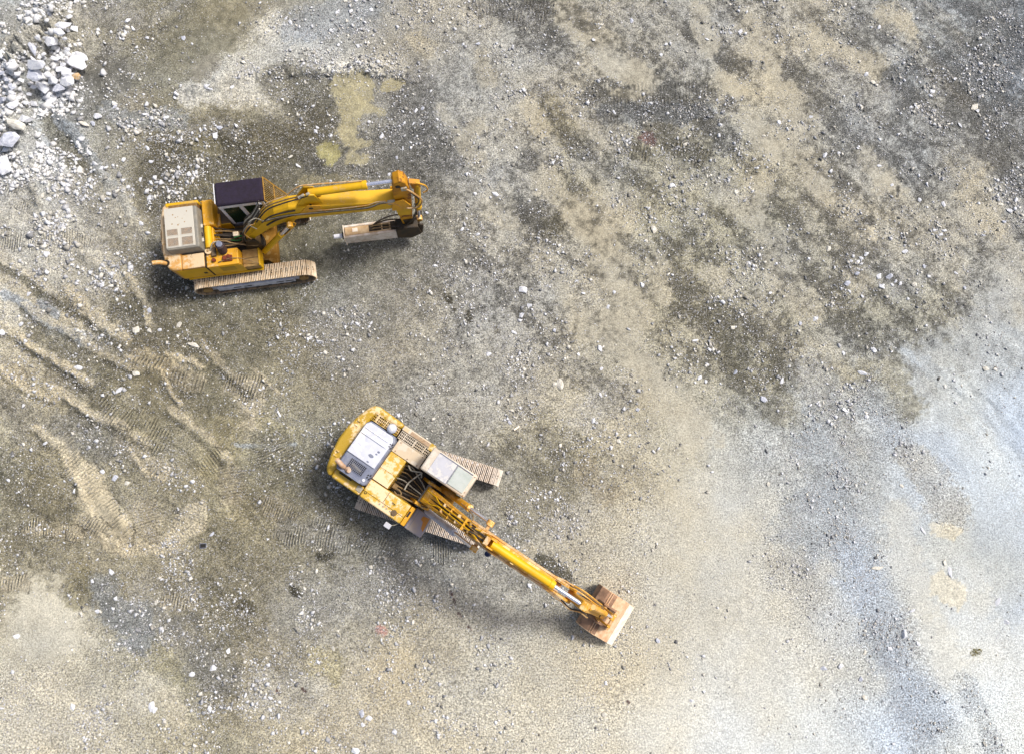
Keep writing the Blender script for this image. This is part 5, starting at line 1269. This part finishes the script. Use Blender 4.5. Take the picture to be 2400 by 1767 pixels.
o = MB().cyl((2.84, -.54, 3.98), (2.9, -.52, 3.84), .085, 16).build('work_lamp', 'blue_dark', bo, .01, 40)
MB().box(2.8, 2.92, -.5, -.37, 3.98, 4.02).build('lamp_bracket', 'bluegrey', bo, .008)
# arm
aprof = [(5.62, 3.5), (5.76, 3.3), (6.1, 3.05), (7.15, 1.38), (7.36, 1.22), (7.5, 1.36), (7.46, 1.62), (6.6, 3.4), (6.3, 4.28), (6.14, 4.6), (5.98, 4.55), (5.8, 4.1)]
ar = plates(Bm, 'arm', aprof, -.31, -.03, 'boom_yellow', .025)
MB().prism([(6.28, 4.2), (6.6, 3.42), (7.3, 1.98), (7.34, 2.04), (6.64, 3.5), (6.34, 4.3)], -.19, -.15).build('arm_ridge', 'cylinder_yellow', ar, .008)
MB().cyl((5.74, -.42, 3.6), (5.74, .08, 3.6), .09, 16).build('arm_pin', 'pale_orange', ar, .01, 40)
MB().box(7.0, 7.16, -.29, -.13, 2.2, 2.32).build('pin_cover', 'black', ar, .01)
o = ram(Bm, (6.42, -.06, 4.1), (7.52, -.06, 2.25), .6, .085, 'boom_yellow', 'bucket_cylinder', .5)
lk = MB()
for y0, y1 in ((-.40, -.34), (-.0, .06)):
    lk.prism([(7.2, 1.55), (7.5, 2.35), (7.6, 2.32), (7.36, 1.5)], y0, y1); lk.prism([(7.5, 2.36), (7.62, 2.3), (7.82, 1.42), (7.7, 1.38)], y0, y1)
lk.build('linkage', 'boom_yellow', Bm, .01)
for dy, m in ((.03, 'boom_yellow'), (.09, 'hose_tan'), (.13, 'boom_yellow'), (-.42, 'hose'), (-.46, 'pale_orange')):
    hose([(5.5, dy, 3.95), (5.85, dy + .05 * (1 if dy > 0 else -1), 4.1), (6.2, dy + .04, 3.9), (6.6, dy, 3.3), (6.95 if dy > 0 else 6.5, dy * .8, 2.6 if dy > 0 else 3.2)], .022, m, Bm)
for x, z, y in ((6.3, 3.7, .08), (6.5, 3.4, .1), (6.75, 3.0, .06), (6.9, 2.7, .08), (7.0, 2.5, .02)): MB().cyl((x, y, z), (x + .07, y, z - .1), .04, 10).build('hose_fitting', 'hose_tan', ar, .008, 40)
# bucket, resting mouth towards the machine
out = [(6.92, .55), (7.0, .95), (7.25, 1.12), (7.55, 1.12), (8.18, .62), (8.45, .30)]
inn = [(8.41, .26), (8.13, .57), (7.53, 1.06), (7.27, 1.06), (7.05, .92), (6.97, .55)]
B0, B1 = -.95, .61
bu = MB().prism(out + inn, B0 + .03, B1 - .03).build('bucket', 'rust', Bm)
bs = MB()
for y0, y1 in ((B0, B0 + .029), (B1 - .029, B1)): bs.prism(out + [(7.95, .04), (7.2, .015), (6.98, .2)], y0, y1)
bs.build('side_plate', 'rust_light', bu, .004)


def skin(a, b, t, name, mat, y0=B0 + .01, y1=B1 - .01):
    (xa, za), (xb, zb) = a, b; l = math.hypot(xb - xa, zb - za); nx_, nz_ = -(zb - za) / l, (xb - xa) / l
    q = [(xa + nx_ * .003, za + nz_ * .003), (xb + nx_ * .003, zb + nz_ * .003), (xb + nx_ * t, zb + nz_ * t), (xa + nx_ * t, za + nz_ * t)]
    return MB().prism(q, y0, y1).build(name, mat, bu, .005)


skin((7.58, 1.096), (8.17, .628), .02, 'wear_plate', 'rust_light')
skin((8.18, .62), (8.46, .29), .035, 'cutting_edge', 'lip')
rb = MB()
for x in (7.34, 7.42): rb.box(x, x + .03, B0 + .01, B1 - .01, 1.121, 1.15)
rb.build('rib', 'rust_light', bu, .004)
er = MB()
for y0, y1 in ((-.52, -.46), (.12, .18)): er.prism([(7.1, 1.05), (7.25, 1.5), (7.45, 1.52), (7.80, 1.46), (7.95, .84), (7.55, 1.1)], y0, y1)
er.build('hinge_ear', 'rust', bu, .006)
MB().cyl((7.36, -.54, 1.4), (7.36, .2, 1.4), .06, 14).build('bucket_pin', 'pale_orange', bu, .008, 40)
MB().cyl((7.76, -.54, 1.42), (7.76, .2, 1.42), .06, 14).build('bucket_pin', 'pale_orange', bu, .008, 40)



# ------------------------------------------------------------------ small finds on the floor
def small(name, mb, mat, px, py, turn, label, cat, z=.02, bevel=.01):
    o = mb.build(name, mat, None, bevel); p = at(px, py)
    hz_ = float(ground_fields(np.array([p[0]]), np.array([p[1]]))[2][0])
    o.location = (p[0], p[1], hz_ + z); o.rotation_euler = (0, R(1.5), turn); o['label'] = label; o['category'] = cat; return o


small('wooden_batten', MB().box(-.13, .13, -.035, .035, 0, .05), 'lip', 1211, 1003, R(35), 'short pale wooden batten lying on the trodden dirt right of the cab', 'batten')
small('wooden_stick', MB().box(-.12, .12, -.028, .028, 0, .04), 'white_frame', 655, 970, R(-62), 'short white stick on the ribbed dirt left of the bucket excavator', 'stick')
o = small('scrap_panel', MB().box(-.12, .12, -.09, .09, 0, .02), 'bluegrey', 477, 1278, R(3), 'small dark square panel with a pale rim beside the curved cream print', 'panel')
MB().box(-.10, .10, -.07, .07, .0205, .024).build('inset', 'black', o)
tf = MB()
for k in range(150):
    a = rnd.uniform(0, 2 * math.pi); d = rnd.random() ** .6 * .17; x, y = d * math.cos(a) * 1.4, d * math.sin(a) * .8; h_ = rnd.uniform(.05, .13); b_ = rnd.uniform(0, 6.3); l = rnd.uniform(.03, .07)
    tf.add([(x - .012, y, 0), (x + .012, y, 0), (x + l * math.cos(b_), y + l * math.sin(b_), h_)], [(0, 1, 2)])
M['weed'] = plain('yellow_green_leaf', srgb(166, 150, 40, K), srgb(120, 118, 40, K), .8, 0, 9)
small('weed_tuft', tf, 'weed', 2287, 1527, .2, 'yellow green tuft of weed on the pale dust near the right edge', 'plant', 0.0, 0)
